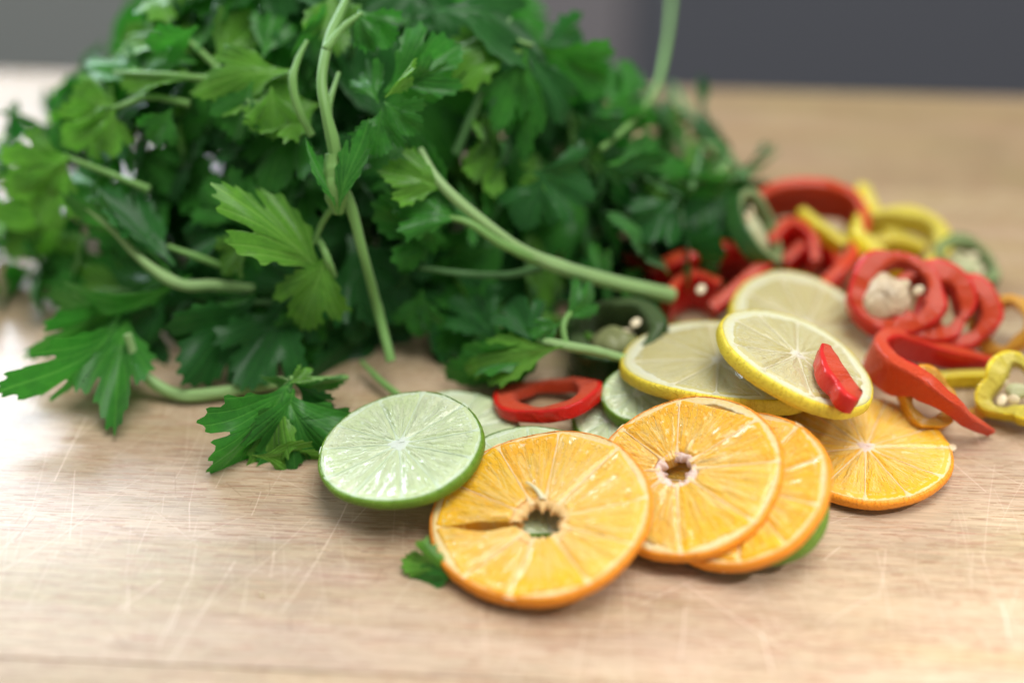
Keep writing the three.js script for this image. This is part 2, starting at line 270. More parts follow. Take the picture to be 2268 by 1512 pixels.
  for (let i = 0; i < L.n; i++) {
    const A0 = L.ang[i], A1 = (i + 1 < L.n ? L.ang[i + 1] : L.ang[0] + Math.PI * 2), jit = 0.8 + r() * 0.5, gap = (o.wall ?? 0.00022), lift = (r() - 0.5) * 0.0004, sd = r() * 50;
    const top = (u, v) => {
      const s = v < 0.5 ? 0.5 * Math.pow(v * 2, 1.4) : 1 - 0.5 * Math.pow((1 - v) * 2, 1.6);
      const shut = 1 - smooth(0.3, 0.85, s), a0 = A0 + (gapAt[i] ?? 0) * shut, a1 = A1 - (gapAt['b' + i] ?? 0) * shut, pl = toCore(a0, s, jit), pr = toCore(a1, s, jit), w = Math.hypot(pl[0] - pr[0], pl[1] - pr[1]), len = Rp, dOut = (1 - s) * len, dIn = s * len;
      let inset = gap; if (dOut < rc) inset += rc - Math.sqrt(Math.max(0, rc * rc - (rc - dOut) ** 2)); const ri = 0.0008; if (dIn < ri) inset += 0.5 * (ri - Math.sqrt(Math.max(0, ri * ri - (ri - dIn) ** 2)));
      const fr = Math.min(0.46, inset / Math.max(w, 1e-5)), m = lerp(fr, 1 - fr, u), x = lerp(pl[0], pr[0], m), z = lerp(pl[1], pr[1], m);
      const e = Math.min(Math.min(u, 1 - u) * w / 0.0013, dOut / 0.0011, dIn / 0.001, 1), y = t - 0.00022 + lift * 0.5 + (0.00012 + domeAmp * 0.8) * smooth(0, 1, e) + 0.00035 * (fbm(x * 800 + sd, z * 800, 3) - 0.45) + e * 0.0006 * (noise((u - 0.5) * (0.35 + 0.65 * s) * 9 + sd + 0.8 * noise(s * 7 + sd, u * 2), s * 3.4 + 1.7 * noise(Math.floor(u * 9) + sd, 3)) - 0.5);
      return [x, z, y];
    };
    const g1 = gridGeo(NU, NV, (u, v) => { const [x, z, y] = top(u, v); return [...B(x, y, z), x / (2 * R) + 0.5, 0.5 - z / (2 * R)]; });
    const g2 = gridGeo(NU, NV, (u, v) => { const [x, z] = top(u, v); return [...B(x, 0.0003, z), x / (2 * R) + 0.5, 0.5 - z / (2 * R)]; });
    const ring = (k) => { const n = 2 * (NU + NV), q = Math.round(k * n) % n; return q < NU ? [q / NU, 0] : q < NU + NV ? [1, (q - NU) / NV] : q < 2 * NU + NV ? [1 - (q - NU - NV) / NU, 1] : [0, 1 - (q - 2 * NU - NV) / NV]; };
    const g3 = gridGeo(2 * (NU + NV), 1, (u, v) => { const [x, z, y] = top(...ring(u)); return [...B(x, v < 0.5 ? y : 0.0003, z), x / (2 * R) + 0.5, 0.5 - z / (2 * R)]; });
    mesh('segment', mergeGeometries([g1, g2, g3]), pulp, T);
    // the wall between this segment and the one before it
    if (!(o.noWall ?? []).includes(i)) {
      const wsd = r() * 90, hw = (s) => (o.wallW ?? 0.00026) * (0.8 + 0.8 * noise(s * 6 + wsd, 1)) + 0.0016 * Math.pow(smooth(0.8, 1, s), 2) + (0.0007) * smooth(0.22, 0.0, s);
      mesh('membrane', gridGeo(6, 24, (u, v) => { const q = toCore(L.ang[i], v, 0.85), q2 = toCore(L.ang[i] + 0.01, v, 0.85), dx = q2[0] - q[0], dz = q2[1] - q[1], l = Math.hypot(dx, dz) || 1, k = [-1, -1, -0.6, 0, 0.6, 1, 1][Math.round(u * 6)], y = [0.0003, t - 0.0004, t + 0.00006, t + 0.00016, t + 0.00006, t - 0.0004, 0.0003][Math.round(u * 6)]; return B(q[0] + dx / l * k * hw(v), y - 0.0003 * noise(v * 9 + wsd, 4), q[1] + dz / l * k * hw(v)); }), f.wallMat, T);
    }
  }
  // the thin skin under the pulp that closes the slits between segments
  mesh('membrane', gridGeo(80, 3, (u, v) => { const a = o.split ? L.ang[0] + lerp(o.split[0], Math.PI * 2 - o.split[1], u) : u * Math.PI * 2, q = pt(a, Rp + 0.0008), k = r0 * 1.1, dx = q[0] - C[0], dz = q[1] - C[1], l = Math.hypot(dx, dz), m = lerp(k / l, 1, v); return B(C[0] + dx * m, t - 0.0011, C[1] + dz * m); }), f.wallMat, T);
  if (!o.open) {                                               // closed core of pith
    const cr = o.core ?? 0.0022;
    mesh('core', gridGeo(28, 6, (u, v) => { const a = u * Math.PI * 2, s = [0, 0.4, 0.75, 0.95, 1, 1, 0.2][Math.round(v * 6)], y = [t + 0.00022, t + 0.0002, t + 0.0001, t - 0.0002, t - 0.0008, 0.0004, 0.0004][Math.round(v * 6)], rr = cr * s * (1 + 0.35 * (noise(Math.cos(a) * 2 + w1 + 20, Math.sin(a) * 2 + 40) - 0.5) + 0.2 * Math.sin(a * 3 + w2)); return B(C[0] + rr * Math.cos(a) * 1.15, y + 0.0004 * (noise(a * 3, v * 3) - 0.5), C[1] + rr * Math.sin(a)); }), f.coreMat, T);
  }
  T.userData.fit = undefined; delete T.userData.fit;
  return { T, pose, R, t, C, r0, L, B, Rp };
}
// the torn inner edge of an open core: thin folds of membrane hanging into the hole
function coreRim(S, kind, seed, tips, o = {}) {
  const mat = o.mat ?? FRUIT[kind].coreMat, t = S.t, a0 = o.split ? S.L.ang[0] + o.split[0] : 0, a1 = o.split ? S.L.ang[0] + Math.PI * 2 - o.split[1] : Math.PI * 2;
  const fl = (a) => { const n = noise(Math.cos(a) * 5 + seed, Math.sin(a) * 5 + seed * 2), m = noise(Math.cos(a) * 11 + seed, Math.sin(a) * 11 + 40); return 0.62 * n * n * 1.6 + 0.38 * m; };
  mesh('torn_membrane', gridGeo(150, 8, (u, v) => {
    const a = lerp(a0, a1, u), f = fl(a), k = Math.round(v * 8), rr = S.r0 * [1.16, 1.08, 1.02, 0.95 - 0.22 * f, 0.9 - 0.36 * f, 0.88 - 0.38 * f, 0.94 - 0.3 * f, 1.02 - 0.18 * f, 1.12][k], y = [t - 0.0006, t - 0.0001, t + 0.0001 * (0.5 + f), t - 0.0002, t - 0.0009, t * 0.55, t * 0.3, 0.0006, 0.0002][k];
    return S.B(S.C[0] + Math.cos(a) * rr + 0.0003 * (noise(a * 9, v * 5 + seed) - 0.5), y + 0.0005 * (noise(a * 14 + seed, v * 2) - 0.5), S.C[1] - Math.sin(a) * rr);
  }), mat, S.T);
  for (const [a, len, wd] of tips) {
    const A = a, dx = Math.cos(A), dz = -Math.sin(A);
    mesh('membrane_tip', gridGeo(12, 10, (u, v) => { const q = u * 6.283, w = wd * Math.sin(Math.PI * clamp(v * 0.9 + 0.08, 0, 1)) ** 0.5 * (0.7 + 0.6 * noise(v * 5 + a, u * 3)), m = S.r0 * (1.02 - 0.1 * v * v), y = t + 0.0002 - len * v; return S.B(S.C[0] + dx * m - dz * Math.cos(q) * w * 1.5 + dx * Math.sin(q) * w * 0.6, y, S.C[1] + dz * m + dx * Math.cos(q) * w * 1.5 + dz * Math.sin(q) * w * 0.6); }), mat, S.T);
  }
}
const gEl = {};
// limes first (they carry the rest)
citrus('lime', 'pale lime slice lying behind the foremost lime slice, half hidden by it', [1012, 947, 138, 84, 4], 0.0004, { seed: 21, seg: 10, t: 0.0034 });
gEl.under = citrus('lime', 'lime slice under the foremost orange slice, seen through its open core', [1178, 1056, 168, 122, 4], 0.0003, { seed: 22, seg: 10, t: 0.0042 });
citrus('lime', 'small lime slice half tucked under the back edge of the middle orange slice', [1352, 925, 84, 62, -4], 0.0005, { seed: 23, seg: 9, t: 0.004 });
citrus('lime', 'lime slice standing tilted between the lemon and the small lime slice', [1415, 868, 86, 66, 6], 0.006, { seed: 24, seg: 9, t: 0.004 });
citrus('lime', 'lime slice showing only its green rind below the right orange edge', [1708, 1128, 122, 92, 26], 0.0003, { seed: 25, seg: 9, t: 0.0055 });
gEl.o4 = citrus('orange', 'thin orange slice lying flat at the far right, with a small white core', [1918, 988, 190, 112, -9], 0.0005, { seed: 34, seg: 11, hole: 0.05, core: 0.0026, t: 0.0038, pithW: 0.0022, bend: (x, z) => 0.05 * x * x });
gEl.o3 = citrus('orange', 'orange slice mostly hidden under the middle orange slice, right rim showing', [1636, 1076, 203, 160, 30], 0.0006, { seed: 33, seg: 10, hole: 0.06, t: 0.0038 });
gEl.o2 = citrus('orange', 'middle orange slice with a pink torn core, leaning behind the foremost one', [1522, 1046, 212, 172, 19], 0.0035, { seed: 32, seg: 8, size: 1024, hole: 0.2, off: [-0.1, 0.08], open: true, start: 0.4, t: 0.0042, dome: 0.0004 });
coreRim(gEl.o2, 'orange', 5, [[1.2, 0.0036, 0.0009], [2.1, 0.0042, 0.0012], [2.7, 0.0036, 0.001], [0.4, 0.003, 0.0008]]);
gEl.o1 = citrus('orange', 'foremost orange slice with an open ragged core and a split towards its left', [1197, 1128, 245, 182, 17], 0.0012, { seed: 31, seg: 10, size: 1024, hole: 0.25, off: [-0.02, -0.12], open: true, start: rad(172), gaps: { 0: 0.15, b9: 0.07 }, noWall: [0], split: [0.14, 0.08], t: 0.0043, dome: 0.0005 });
coreRim(gEl.o1, 'orange', 9, [[2.05, 0.0036, 0.0011], [1.5, 0.004, 0.001], [1.0, 0.0034, 0.0008], [4.3, 0.0018, 0.0008]], { split: [0.26, 0.14], mat: soft([255, 214, 136]) });
mesh('loose_fibre', gridGeo(10, 16, (u, v) => { const S = gEl.o1, a = lerp(1.25, 1.62, v), rr = S.r0 * lerp(0.9, 1.75, v), q = u * 6.283, w = 0.0009 * (1 - 0.35 * v); return S.B(S.C[0] + Math.cos(a) * rr + Math.cos(q) * w, S.t + 0.0004 + 0.0011 * v + Math.sin(q) * w * 0.8, S.C[1] - Math.sin(a) * rr + Math.cos(q) * w * 0.4); }), soft([244, 242, 206]), gEl.o1.T);
gEl.l1 = citrus('lime', 'foremost lime slice, whole and pale green, at the left end of the fruit', [885, 984, 187, 115, 13], 0.0088, { seed: 20, seg: 11, size: 1024, hole: 0.08, core: 0.0031, off: [0.0, 0.02], t: 0.0036 });
citrus('lemon', 'rearmost lemon slice, leaning against the red peppers', [1790, 718, 172, 104, -24], 0.002, { seed: 42, seg: 9, t: 0.004, pithW: 0.0047 });
gEl.le1 = citrus('lemon', 'left lemon slice with its thick yellow rim towards the viewer', [1592, 796, 212, 92, -9], 0.0085, { seed: 41, seg: 9, t: 0.005, pithW: 0.0047, bend: (x, z) => -0.1 * x * x + 0.10 * Math.max(0, z) ** 2 });
gEl.le2 = citrus('lemon', 'right lemon slice lying over the other two, carrying a chunk of red pepper', [1768, 785, 186, 82, -27], 0.018, { seed: 43, seg: 9, t: 0.0038, pithW: 0.0047, bend: (x, z) => -0.05 * x * x });
// ---------------------------------------------------------------- peppers: cut rings and strips
const PEP = {
  red: { skin: [0.7, 0.016, 0.01], flesh: [0.78, 0.08, 0.018] },
  yellow: { skin: [0.84, 0.66, 0.02], flesh: [0.86, 0.74, 0.1] },
  orange: { skin: [0.8, 0.36, 0.015], flesh: [0.84, 0.46, 0.06] },
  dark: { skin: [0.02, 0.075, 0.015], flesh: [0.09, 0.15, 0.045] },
  green: { skin: [0.03, 0.11, 0.02], flesh: [0.34, 0.46, 0.17] },
};
const pepBump = canvasTex(256, 256, (c, w) => { const im = c.createImageData(w, w); for (let y = 0; y < w; y++) for (let x = 0; x < w; x++) { const g = 255 * fbm(x / 14 + 3, y / 14 + 8, 4); im.data.set([g, g, g, 255], (y * w + x) * 4); } c.putImageData(im, 0, 0); }, false);
for (const k of Object.keys(PEP)) {
  const p = PEP[k];
  p.skinMat = new THREE.MeshPhysicalMaterial({ color: new THREE.Color(...p.skin), roughness: 0.55, specularIntensity: 0.35, clearcoat: 0.55, clearcoatRoughness: 0.1, bumpMap: pepBump, bumpScale: 0.0003 });
  p.fleshMat = new THREE.MeshPhysicalMaterial({ color: new THREE.Color(...p.flesh), roughness: 0.95, specularIntensity: 0.4, transmission: 0.3, thickness: 0, clearcoat: 0.4, clearcoatRoughness: 0.2, bumpMap: pepBump, bumpScale: 0.0005 });
}
const seedMat = new THREE.MeshPhysicalMaterial({ color: new THREE.Color(0.8, 0.68, 0.42), roughness: 0.5, clearcoat: 0.5, clearcoatRoughness: 0.3 });
const placentaMat = new THREE.MeshPhysicalMaterial({ color: new THREE.Color(0.9, 0.7, 0.42), roughness: 0.9, transmission: 0.25, thickness: 0, clearcoat: 0.5, clearcoatRoughness: 0.3, bumpMap: pepBump, bumpScale: 0.001 });
// Sweep a rounded wall section along frames {p, o, a}: o points out through the skin, a along the pepper; sizes vary along the way.
function sweepWall(frames, hAt, tAt, closed, seed) {
  const n = frames.length, M = 24, out = { skin: null, flesh: null };
  const sec = (u, m, k) => { const q = (m / M) * Math.PI * 2, c = Math.cos(q), s = Math.sin(q), h = hAt(u), th = tAt(u); return [th / 2 * Math.sign(c) * Math.abs(c) ** 0.38, h / 2 * Math.sign(s) * Math.abs(s) ** 0.32, c]; };
  const P = (i, m) => { const f = frames[((i % n) + n) % n], u = i / (closed ? n : n - 1), [o, a] = sec(closed ? u % 1 : u, m), j = 0.0006 * (noise(i * 0.17 + seed * 9, Math.cos(m / M * 6.28) * 1.5 + 5) - 0.5) + 0.00025 * (noise(i * 0.7 + seed, m * 1.3) - 0.5); return f.p.clone().addScaledVector(f.o, o + j).addScaledVector(f.a, a + j * 0.7); };
  const rows = closed ? n : n - 1;
  // skin runs over m = -5..5 (outer face), flesh over the rest
  out.skin = gridGeo(rows, 10, (u, v) => { const i = Math.round(u * rows), m = Math.round(v * 10) - 5, p = P(i, m); return [p.x, p.y, p.z, u * rows / 12, v]; });
  const g = [gridGeo(rows, M - 10, (u, v) => { const i = Math.round(u * rows), m = Math.round(v * (M - 10)) + 5, p = P(i, m); return [p.x, p.y, p.z, u * rows / 12, v * 1.5]; })];
  if (!closed) for (const i of [0, n - 1]) { const pos = [], uv = [], idx = [], f = frames[i]; pos.push(f.p.x, f.p.y, f.p.z); uv.push(0, 0); for (let m = 0; m <= M; m++) { const p = P(i, m); pos.push(p.x, p.y, p.z); uv.push(m / M, 1); if (m) idx.push(0, i ? m : m + 1, i ? m + 1 : m); } g.push(finish(pos, uv, idx)); }
  out.flesh = mergeGeometries(g); return out;
}
const curveAt = (vals) => (u) => { if (typeof vals === 'number') return vals; const x = clamp(u, 0, 1) * (vals.length - 1), i = Math.min(vals.length - 2, Math.floor(x)); return lerp(vals[i], vals[i + 1], smooth(0, 1, x - i)); };
function pepperSeed(px, py, h, label, parent, local) {
  const g = new THREE.SphereGeometry(1, 14, 10); g.scale(0.002, 0.0005, 0.0015);
  if (parent) { const m = mesh('seed', g, seedMat, parent); m.position.copy(local); m.rotation.set((px - 1) * 0.4, py, (h - 1) * 0.4); return m; }
  const m = single('pepper_seed', label, 'seed', g, seedMat); m.position.copy(onBoard(px, py, h)); m.rotation.set(0.3, px, 0.2); return m;
}
// a strip through points [px, py, height above the board]
function strip(kind, name, label, pts, { h, th = 0.0042, axis = [0, 1, 0], flip = 1, cat, n = 60, lean, point = onBoard }) {
  const T = thing(name, label, cat ?? 'pepper strip'), ps = pts.map((p) => point(...p)), base = ps.reduce((a, b) => a.add(b.clone().divideScalar(ps.length)), V(0, 0, 0));
  base.y = Math.max(0, Math.min(...ps.map((p) => p.y)) - 0.003); T.position.copy(base);
  const c = new THREE.CatmullRomCurve3(ps.map((p) => p.clone().sub(base)), false, 'centripetal'), fr = [], A0 = V(...axis).normalize(), A1 = lean ? V(...lean).normalize() : A0;
  for (let i = 0; i < n; i++) { const u = i / (n - 1), p = c.getPoint(u), t = c.getTangent(u), ax = A0.clone().lerp(A1, u); const a = ax.addScaledVector(t, -ax.dot(t)).normalize(), o = t.clone().cross(a).multiplyScalar(flip); fr.push({ p, o, a }); }
  const w = sweepWall(fr, curveAt(h), curveAt(th), false, pts.length + pts[0][0] * 0.01);
  mesh('skin', w.skin, PEP[kind].skinMat, T); mesh('flesh', w.flesh, PEP[kind].fleshMat, T);
  return T;
}
// a whole ring, placed like a citrus slice
function ring(kind, name, label, ell, rest, { h = 0.006, th = 0.0036, lobes = 3, amp = 0.07, seed = 1, cat, core, seeds = 0, part = 1, start = 0, squash } = {}) {
  const T = thing(name, label, cat ?? 'pepper ring'), pose = discPose(ell, rest, h), R = pose.R - th / 2, r = rng(seed + 77), w = r() * 6;
  place(T, pose); const n = 120, fr = [];
  const rr = (a) => R * (1 + amp * Math.sin(lobes * a + w) + amp * 0.5 * Math.sin((lobes + 1) * a + w * 2) + 0.015 * Math.sin(7 * a + w));
  const pos = (a) => V(Math.cos(a) * rr(a), h / 2 + 0.0008 * Math.sin(2 * a + w), -Math.sin(a) * rr(a));
  const N = part < 1 ? Math.round(n * part) : n;
  for (let i = 0; i < N; i++) { const a = start + i / n * Math.PI * 2, p = pos(a), t = pos(a + 0.01).sub(pos(a - 0.01)).normalize(), y = V(0, 1, 0), o = t.clone().cross(y).normalize(); fr.push({ p, o, a: y }); }
  const w_ = sweepWall(fr, (u) => h * (1 + 0.12 * Math.sin(u * 6.28 + w)), (u) => th * (1 + 0.3 * Math.sin(u * 12.56 + w) + 0.14 * Math.sin(u * 31 + w) + 0.5 * (noise(u * 9 + w, 2) - 0.5)), part >= 1, seed);
  mesh('skin', w_.skin, PEP[kind].skinMat, T); mesh('flesh', w_.flesh, PEP[kind].fleshMat, T);
  if (core) {                                                  // placenta: a lumpy plug with seeds
    const [cx, cz, sx, sz, sy, mat, up = 0.5] = core;
    mesh('placenta', gridGeo(40, 20, (u, v) => { const a = u * 6.2832, b = (v - 0.5) * Math.PI * 0.998, c = Math.cos(b), k = 1 + 0.5 * (fbm(Math.cos(a) * c * 2 + 9 + seed, Math.sin(a) * c * 2 + b * 2 + 20, 3) - 0.45) + 0.05 * Math.sin(a * 3 + w); return [cx * R + Math.cos(a) * c * sx * R * k, h * up + Math.sin(b) * sy * k, cz * R + Math.sin(a) * c * sz * R * k, u * 2, v * 2]; }), mat ?? placentaMat, T);
  }
  for (let k = 0; k < seeds; k++) { const a = r() * 6.28, q = R * (0.25 + 0.4 * r()); pepperSeed(r() * 2, r() * 6, r() * 2, '', T, V(Math.cos(a) * q, h * (0.55 + 0.35 * r()), Math.sin(a) * q)); }
  return T;
}
const palePlacenta = new THREE.MeshPhysicalMaterial({ color: new THREE.Color(0.7, 0.72, 0.4), roughness: 0.9, transmission: 0.3, thickness: 0, clearcoat: 0.5, clearcoatRoughness: 0.3 });
// far row
ring('yellow', 'yellow_pepper_ring', 'far yellow pepper ring standing behind the red pepper rings', [2000, 520, 118, 58, -28], 0.004, { h: 0.008, th: 0.005, lobes: 2, amp: 0.16, seed: 3 });
strip('yellow', 'yellow_pepper_strip', 'yellow pepper strip rising at the very back beside the largest red piece', [[1905, 428, 0.012], [1925, 470, 0.011], [1950, 515, 0.009], [1985, 535, 0.007]], { h: 0.009, th: 0.005, axis: [0.3, 1, 0.4] });
ring('green', 'jalapeno_slice', 'green jalapeno slice lying flat at the far right behind the red rings', [2150, 572, 76, 44, -32], 0.001, { h: 0.006, th: 0.0034, lobes: 3, amp: 0.04, seed: 5, cat: 'jalapeno slice', core: [0, 0, 0.55, 0.5, 0.002, palePlacenta], seeds: 3 });
strip('red', 'red_pepper_piece', 'largest red pepper piece, a broad curved wall at the back of the pile', [[1640, 520, 0.014], [1668, 462, 0.018], [1730, 440, 0.02], [1810, 440, 0.02], [1878, 455, 0.019], [1908, 492, 0.017], [1896, 550, 0.014], [1860, 610, 0.011], [1815, 650, 0.008]], { h: [0.012, 0.019, 0.022, 0.021, 0.016, 0.011, 0.010, 0.011, 0.009], th: 0.005, axis: [0, 1, 0.7], lean: [0.1, 1, 0.2], flip: -1, cat: 'pepper piece' });
strip('red', 'red_pepper_strip', 'dark red pepper strip in the shade behind the jalapeno slice', [[1560, 560, 0.008], [1590, 510, 0.011], [1640, 490, 0.012], [1690, 520, 0.010]], { h: 0.014, th: 0.004, axis: [0, 1, 0.4] });
strip('yellow', 'yellow_pepper_strip', 'short yellow pepper strip caught inside the largest red piece', [[1772, 478, 0.02], [1815, 512, 0.019], [1868, 548, 0.016]], { h: 0.007, th: 0.0045, axis: [0.5, 1, 0.6] });
strip('orange', 'orange_pepper_strip', 'orange pepper strip low inside the largest red piece', [[1810, 545, 0.01], [1840, 572, 0.009], [1862, 590, 0.008]], { h: 0.007, th: 0.0045, axis: [0.3, 1, 0.6] });
strip('red', 'red_pepper_strip', 'red pepper strip curling inside the largest red piece', [[1700, 560, 0.012], [1745, 520, 0.015], [1790, 540, 0.013], [1800, 600, 0.008]], { h: 0.015, th: 0.0045, axis: [0, 1, 0.3] });
ring('green', 'jalapeno_slice', 'jalapeno slice standing on edge in front of the largest red piece', [1690, 500, 92, 34, -62], 0.012, { h: 0.006, th: 0.003, lobes: 2, amp: 0.05, seed: 6, cat: 'jalapeno slice', core: [0.05, 0.0, 0.5, 0.36, 0.002, palePlacenta], seeds: 3 });
strip('red', 'red_pepper_strip', 'red pepper strip with a glossy pinkish left end, right of the parsley', [[1448, 615, 0.012], [1500, 590, 0.016], [1570, 566, 0.018], [1640, 563, 0.018], [1690, 585, 0.016]], { h: 0.0105, th: 0.0055, axis: [0, 1, 0.3], flip: 1 });
strip('red', 'red_pepper_strip', 'straight red pepper strip slanting up towards the jalapeno slice', [[1575, 690, 0.010], [1635, 640, 0.014], [1700, 580, 0.018]], { h: 0.0075, th: 0.005, axis: [0.2, 1, 0.4] });
strip('red', 'red_pepper_piece', 'red pepper piece standing behind the left lemon slice beside the thick stalk', [[1470, 700, 0.008], [1500, 655, 0.009], [1540, 640, 0.009], [1590, 660, 0.008]], { h: 0.016, th: 0.004, axis: [0, 1, 0.2], cat: 'pepper piece' });
strip('red', 'red_pepper_strip', 'dark red pepper strip deep in the shade under the rearmost parsley', [[1230, 590, 0.008], [1300, 572, 0.009], [1400, 590, 0.009], [1470, 630, 0.008]], { h: 0.009, th: 0.004, axis: [0, 1, 0.2] });
strip('red', 'red_pepper_strip', 'shaded red pepper strip lying between the thick parsley stalk and the rearmost lemon slice', [[1500, 630, 0.004], [1580, 610, 0.006], [1660, 620, 0.006], [1730, 650, 0.004]], { h: 0.011, th: 0.0045, axis: [0, 1, 0.5] });
strip('red', 'red_pepper_strip', 'red pepper strip between the standing jalapeno slice and the fanned red rings', [[1735, 600, 0.006], [1775, 565, 0.009], [1830, 570, 0.009], [1862, 620, 0.006]], { h: 0.014, th: 0.0045, axis: [0, 1, 0.4] });
strip('yellow', 'yellow_pepper_strip', 'curled yellow pepper strip wedged behind the front fanned red ring', [[1880, 520, 0.008], [1925, 545, 0.01], [1985, 540, 0.01], [2040, 560, 0.007]], { h: 0.009, th: 0.0045, axis: [0.2, 1, 0.4] });
// three red rings fanned at the right
const pinkCore = new THREE.MeshPhysicalMaterial({ color: new THREE.Color(0.96, 0.76, 0.46), roughness: 0.9, transmission: 0.25, thickness: 0, clearcoat: 0.6, clearcoatRoughness: 0.3, bumpMap: pepBump, bumpScale: 0.0015 });
ring('orange', 'orange_pepper_ring', 'orange pepper ring behind the three fanned red rings, at the right edge', [2222, 712, 74, 66, 30], 0.001, { h: 0.006, th: 0.0042, seed: 8, amp: 0.05 });
ring('red', 'red_pepper_ring', 'rearmost of the three fanned red pepper rings, farthest right', [2122, 682, 94, 84, -28], 0.003, { h: 0.0105, th: 0.0058, seed: 11, amp: 0.02 });
ring('red', 'red_pepper_ring', 'middle one of the three fanned red pepper rings', [2066, 664, 98, 88, -28], 0.006, { h: 0.0105, th: 0.0058, seed: 12, amp: 0.02 });
ring('red', 'red_pepper_ring', 'front one of the three fanned red pepper rings, with a thick cream core', [1990, 644, 105, 98, -20], 0.008, { h: 0.0105, th: 0.0058, seed: 13, amp: 0.02, core: [-0.24, 0.26, 0.62, 0.64, 0.0048, pinkCore, 0.78], seeds: 2 });
// right front
strip('yellow', 'yellow_pepper_strip', 'thin straight yellow pepper strip between the red tail and the yellow ring', [[2075, 842, 0.003], [2130, 838, 0.003], [2205, 836, 0.003]], { h: 0.005, th: 0.004 });
ring('orange', 'orange_pepper_ring', 'orange pepper ring standing behind the long red tail, above the flat orange slice', [2062, 880, 66, 62, -50], 0.0005, { h: 0.008, th: 0.0036, lobes: 2, amp: 0.1, seed: 15 });
strip('red', 'red_pepper_strip', 'forked red pepper strip with a long thin tail at the right', [[2205, 806, 0.004], [2110, 792, 0.007], [2020, 768, 0.010], [1962, 764, 0.013], [1940, 790, 0.0145], [1975, 826, 0.016], [2040, 852, 0.018], [2095, 888, 0.016], [2140, 926, 0.01], [2195, 958, 0.002]], { h: [0.005, 0.009, 0.011, 0.013, 0.0145, 0.0135, 0.0095, 0.0065, 0.0048, 0.003], th: [0.0025, 0.004, 0.005, 0.005, 0.0052, 0.0052, 0.005, 0.004, 0.003, 0.0018], axis: [0.1, 1, 0.3], n: 90, flip: -1 });
ring('yellow', 'yellow_pepper_ring', 'knobbly yellow pepper ring at the right edge of the picture', [2252, 858, 80, 92 * 0.83, 0], 0.0006, { h: 0.007, th: 0.0048, lobes: 3, amp: 0.13, seed: 18, core: [0, 0, 0.4, 0.3, 0.0015, palePlacenta], seeds: 3 });
{ const g = new THREE.SphereGeometry(1, 14, 10); g.scale(0.0032, 0.0022, 0.0024); for (let i = 0, p = g.attributes.position; i < p.count; i++) p.setX(i, p.getX(i) * (0.7 + 0.5 * noise(p.getY(i) * 900, p.getZ(i) * 900 + 7))); g.computeVertexNormals();
  const m = single('orange_pepper_bit', 'tiny orange pepper bit on the board beside the red tail', 'pepper bit', g, PEP.orange.fleshMat); m.position.copy(onBoard(2165, 916, 0.002));
  const m2 = single('orange_pepper_bit', 'tiny orange pepper bit peeking out between the parsley and the dark red strip', 'pepper bit', g, PEP.orange.fleshMat); m2.position.copy(onBoard(1535, 516, 0.02)); }
// on the lemon: a point that far above the cut face of a slice
function onDisc(pose, t, px, py, up) { const k = dirAt(px, py), c = pose.base.clone().addScaledVector(pose.n, t + up); return EYE.clone().addScaledVector(k, c.sub(EYE).dot(pose.n) / k.dot(pose.n)); }
strip('red', 'red_pepper_chunk', 'glossy red pepper chunk lying on the right lemon slice', [[1824, 778, 0.0034], [1832, 806, 0.0036], [1846, 838, 0.0038], [1866, 862, 0.0034], [1882, 884, 0.0036], [1898, 893, 0.0036]], { h: [0.0054, 0.006, 0.0066, 0.0058, 0.0064, 0.0056], th: [0.0034, 0.0066, 0.0084, 0.0078, 0.0084, 0.006], axis: [0.3, 1, 0], point: (x, y, up) => onDisc(gEl.le2.pose, 0.005, x, y, up), cat: 'pepper chunk' });
// ring behind the lime slices, flat on the board
ring('red', 'red_pepper_ring', 'flat red pepper ring on the board behind the lime slices', [1214, 868, 112, 40, 9], 0.0006, { h: 0.0042, th: 0.006, lobes: 2, amp: 0.08, seed: 19 });
// dark green half under the thick stalk
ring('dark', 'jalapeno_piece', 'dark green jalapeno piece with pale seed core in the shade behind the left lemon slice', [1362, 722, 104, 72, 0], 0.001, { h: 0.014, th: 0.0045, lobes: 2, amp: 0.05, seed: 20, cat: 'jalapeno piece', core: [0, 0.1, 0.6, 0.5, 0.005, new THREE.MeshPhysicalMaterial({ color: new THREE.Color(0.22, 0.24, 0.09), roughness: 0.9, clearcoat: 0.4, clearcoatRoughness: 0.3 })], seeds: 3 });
pepperSeed(1553, 640, 0.019, 'cream pepper seed on the red piece right of the thick parsley stalk');
pepperSeed(2020, 847, 0.0175, 'cream pepper seed stuck on the forked red strip');
pepperSeed(2105, 992, 0.001, 'cream pepper seed on the bare board right of the flat orange slice');
pepperSeed(2200, 918, 0.001, 'cream pepper seed on the board left of the knobbly yellow ring');
pepperSeed(2102, 888, 0.011, 'cream pepper seed on the orange ring behind the red tail');
{ const g = new THREE.IcosahedronGeometry(0.0006, 1); for (let i = 0, p = g.attributes.position; i < p.count; i++) { const k = 0.7 + 0.6 * hash(Math.round(p.getX(i) * 1e6), Math.round(p.getZ(i) * 1e6)); p.setXYZ(i, p.getX(i) * k, p.getY(i) * 0.7, p.getZ(i) * k); } g.computeVertexNormals();
  for (const [x, y, label] of [[578, 1316, 'tiny white crumb on the bare front left of the board'], [1602, 1266, 'tiny pale crumb on the board just below the right orange slices']]) { const m = single('crumb', label, 'crumb', g, seedMat); m.position.copy(onBoard(x, y, 0.0004)); } }
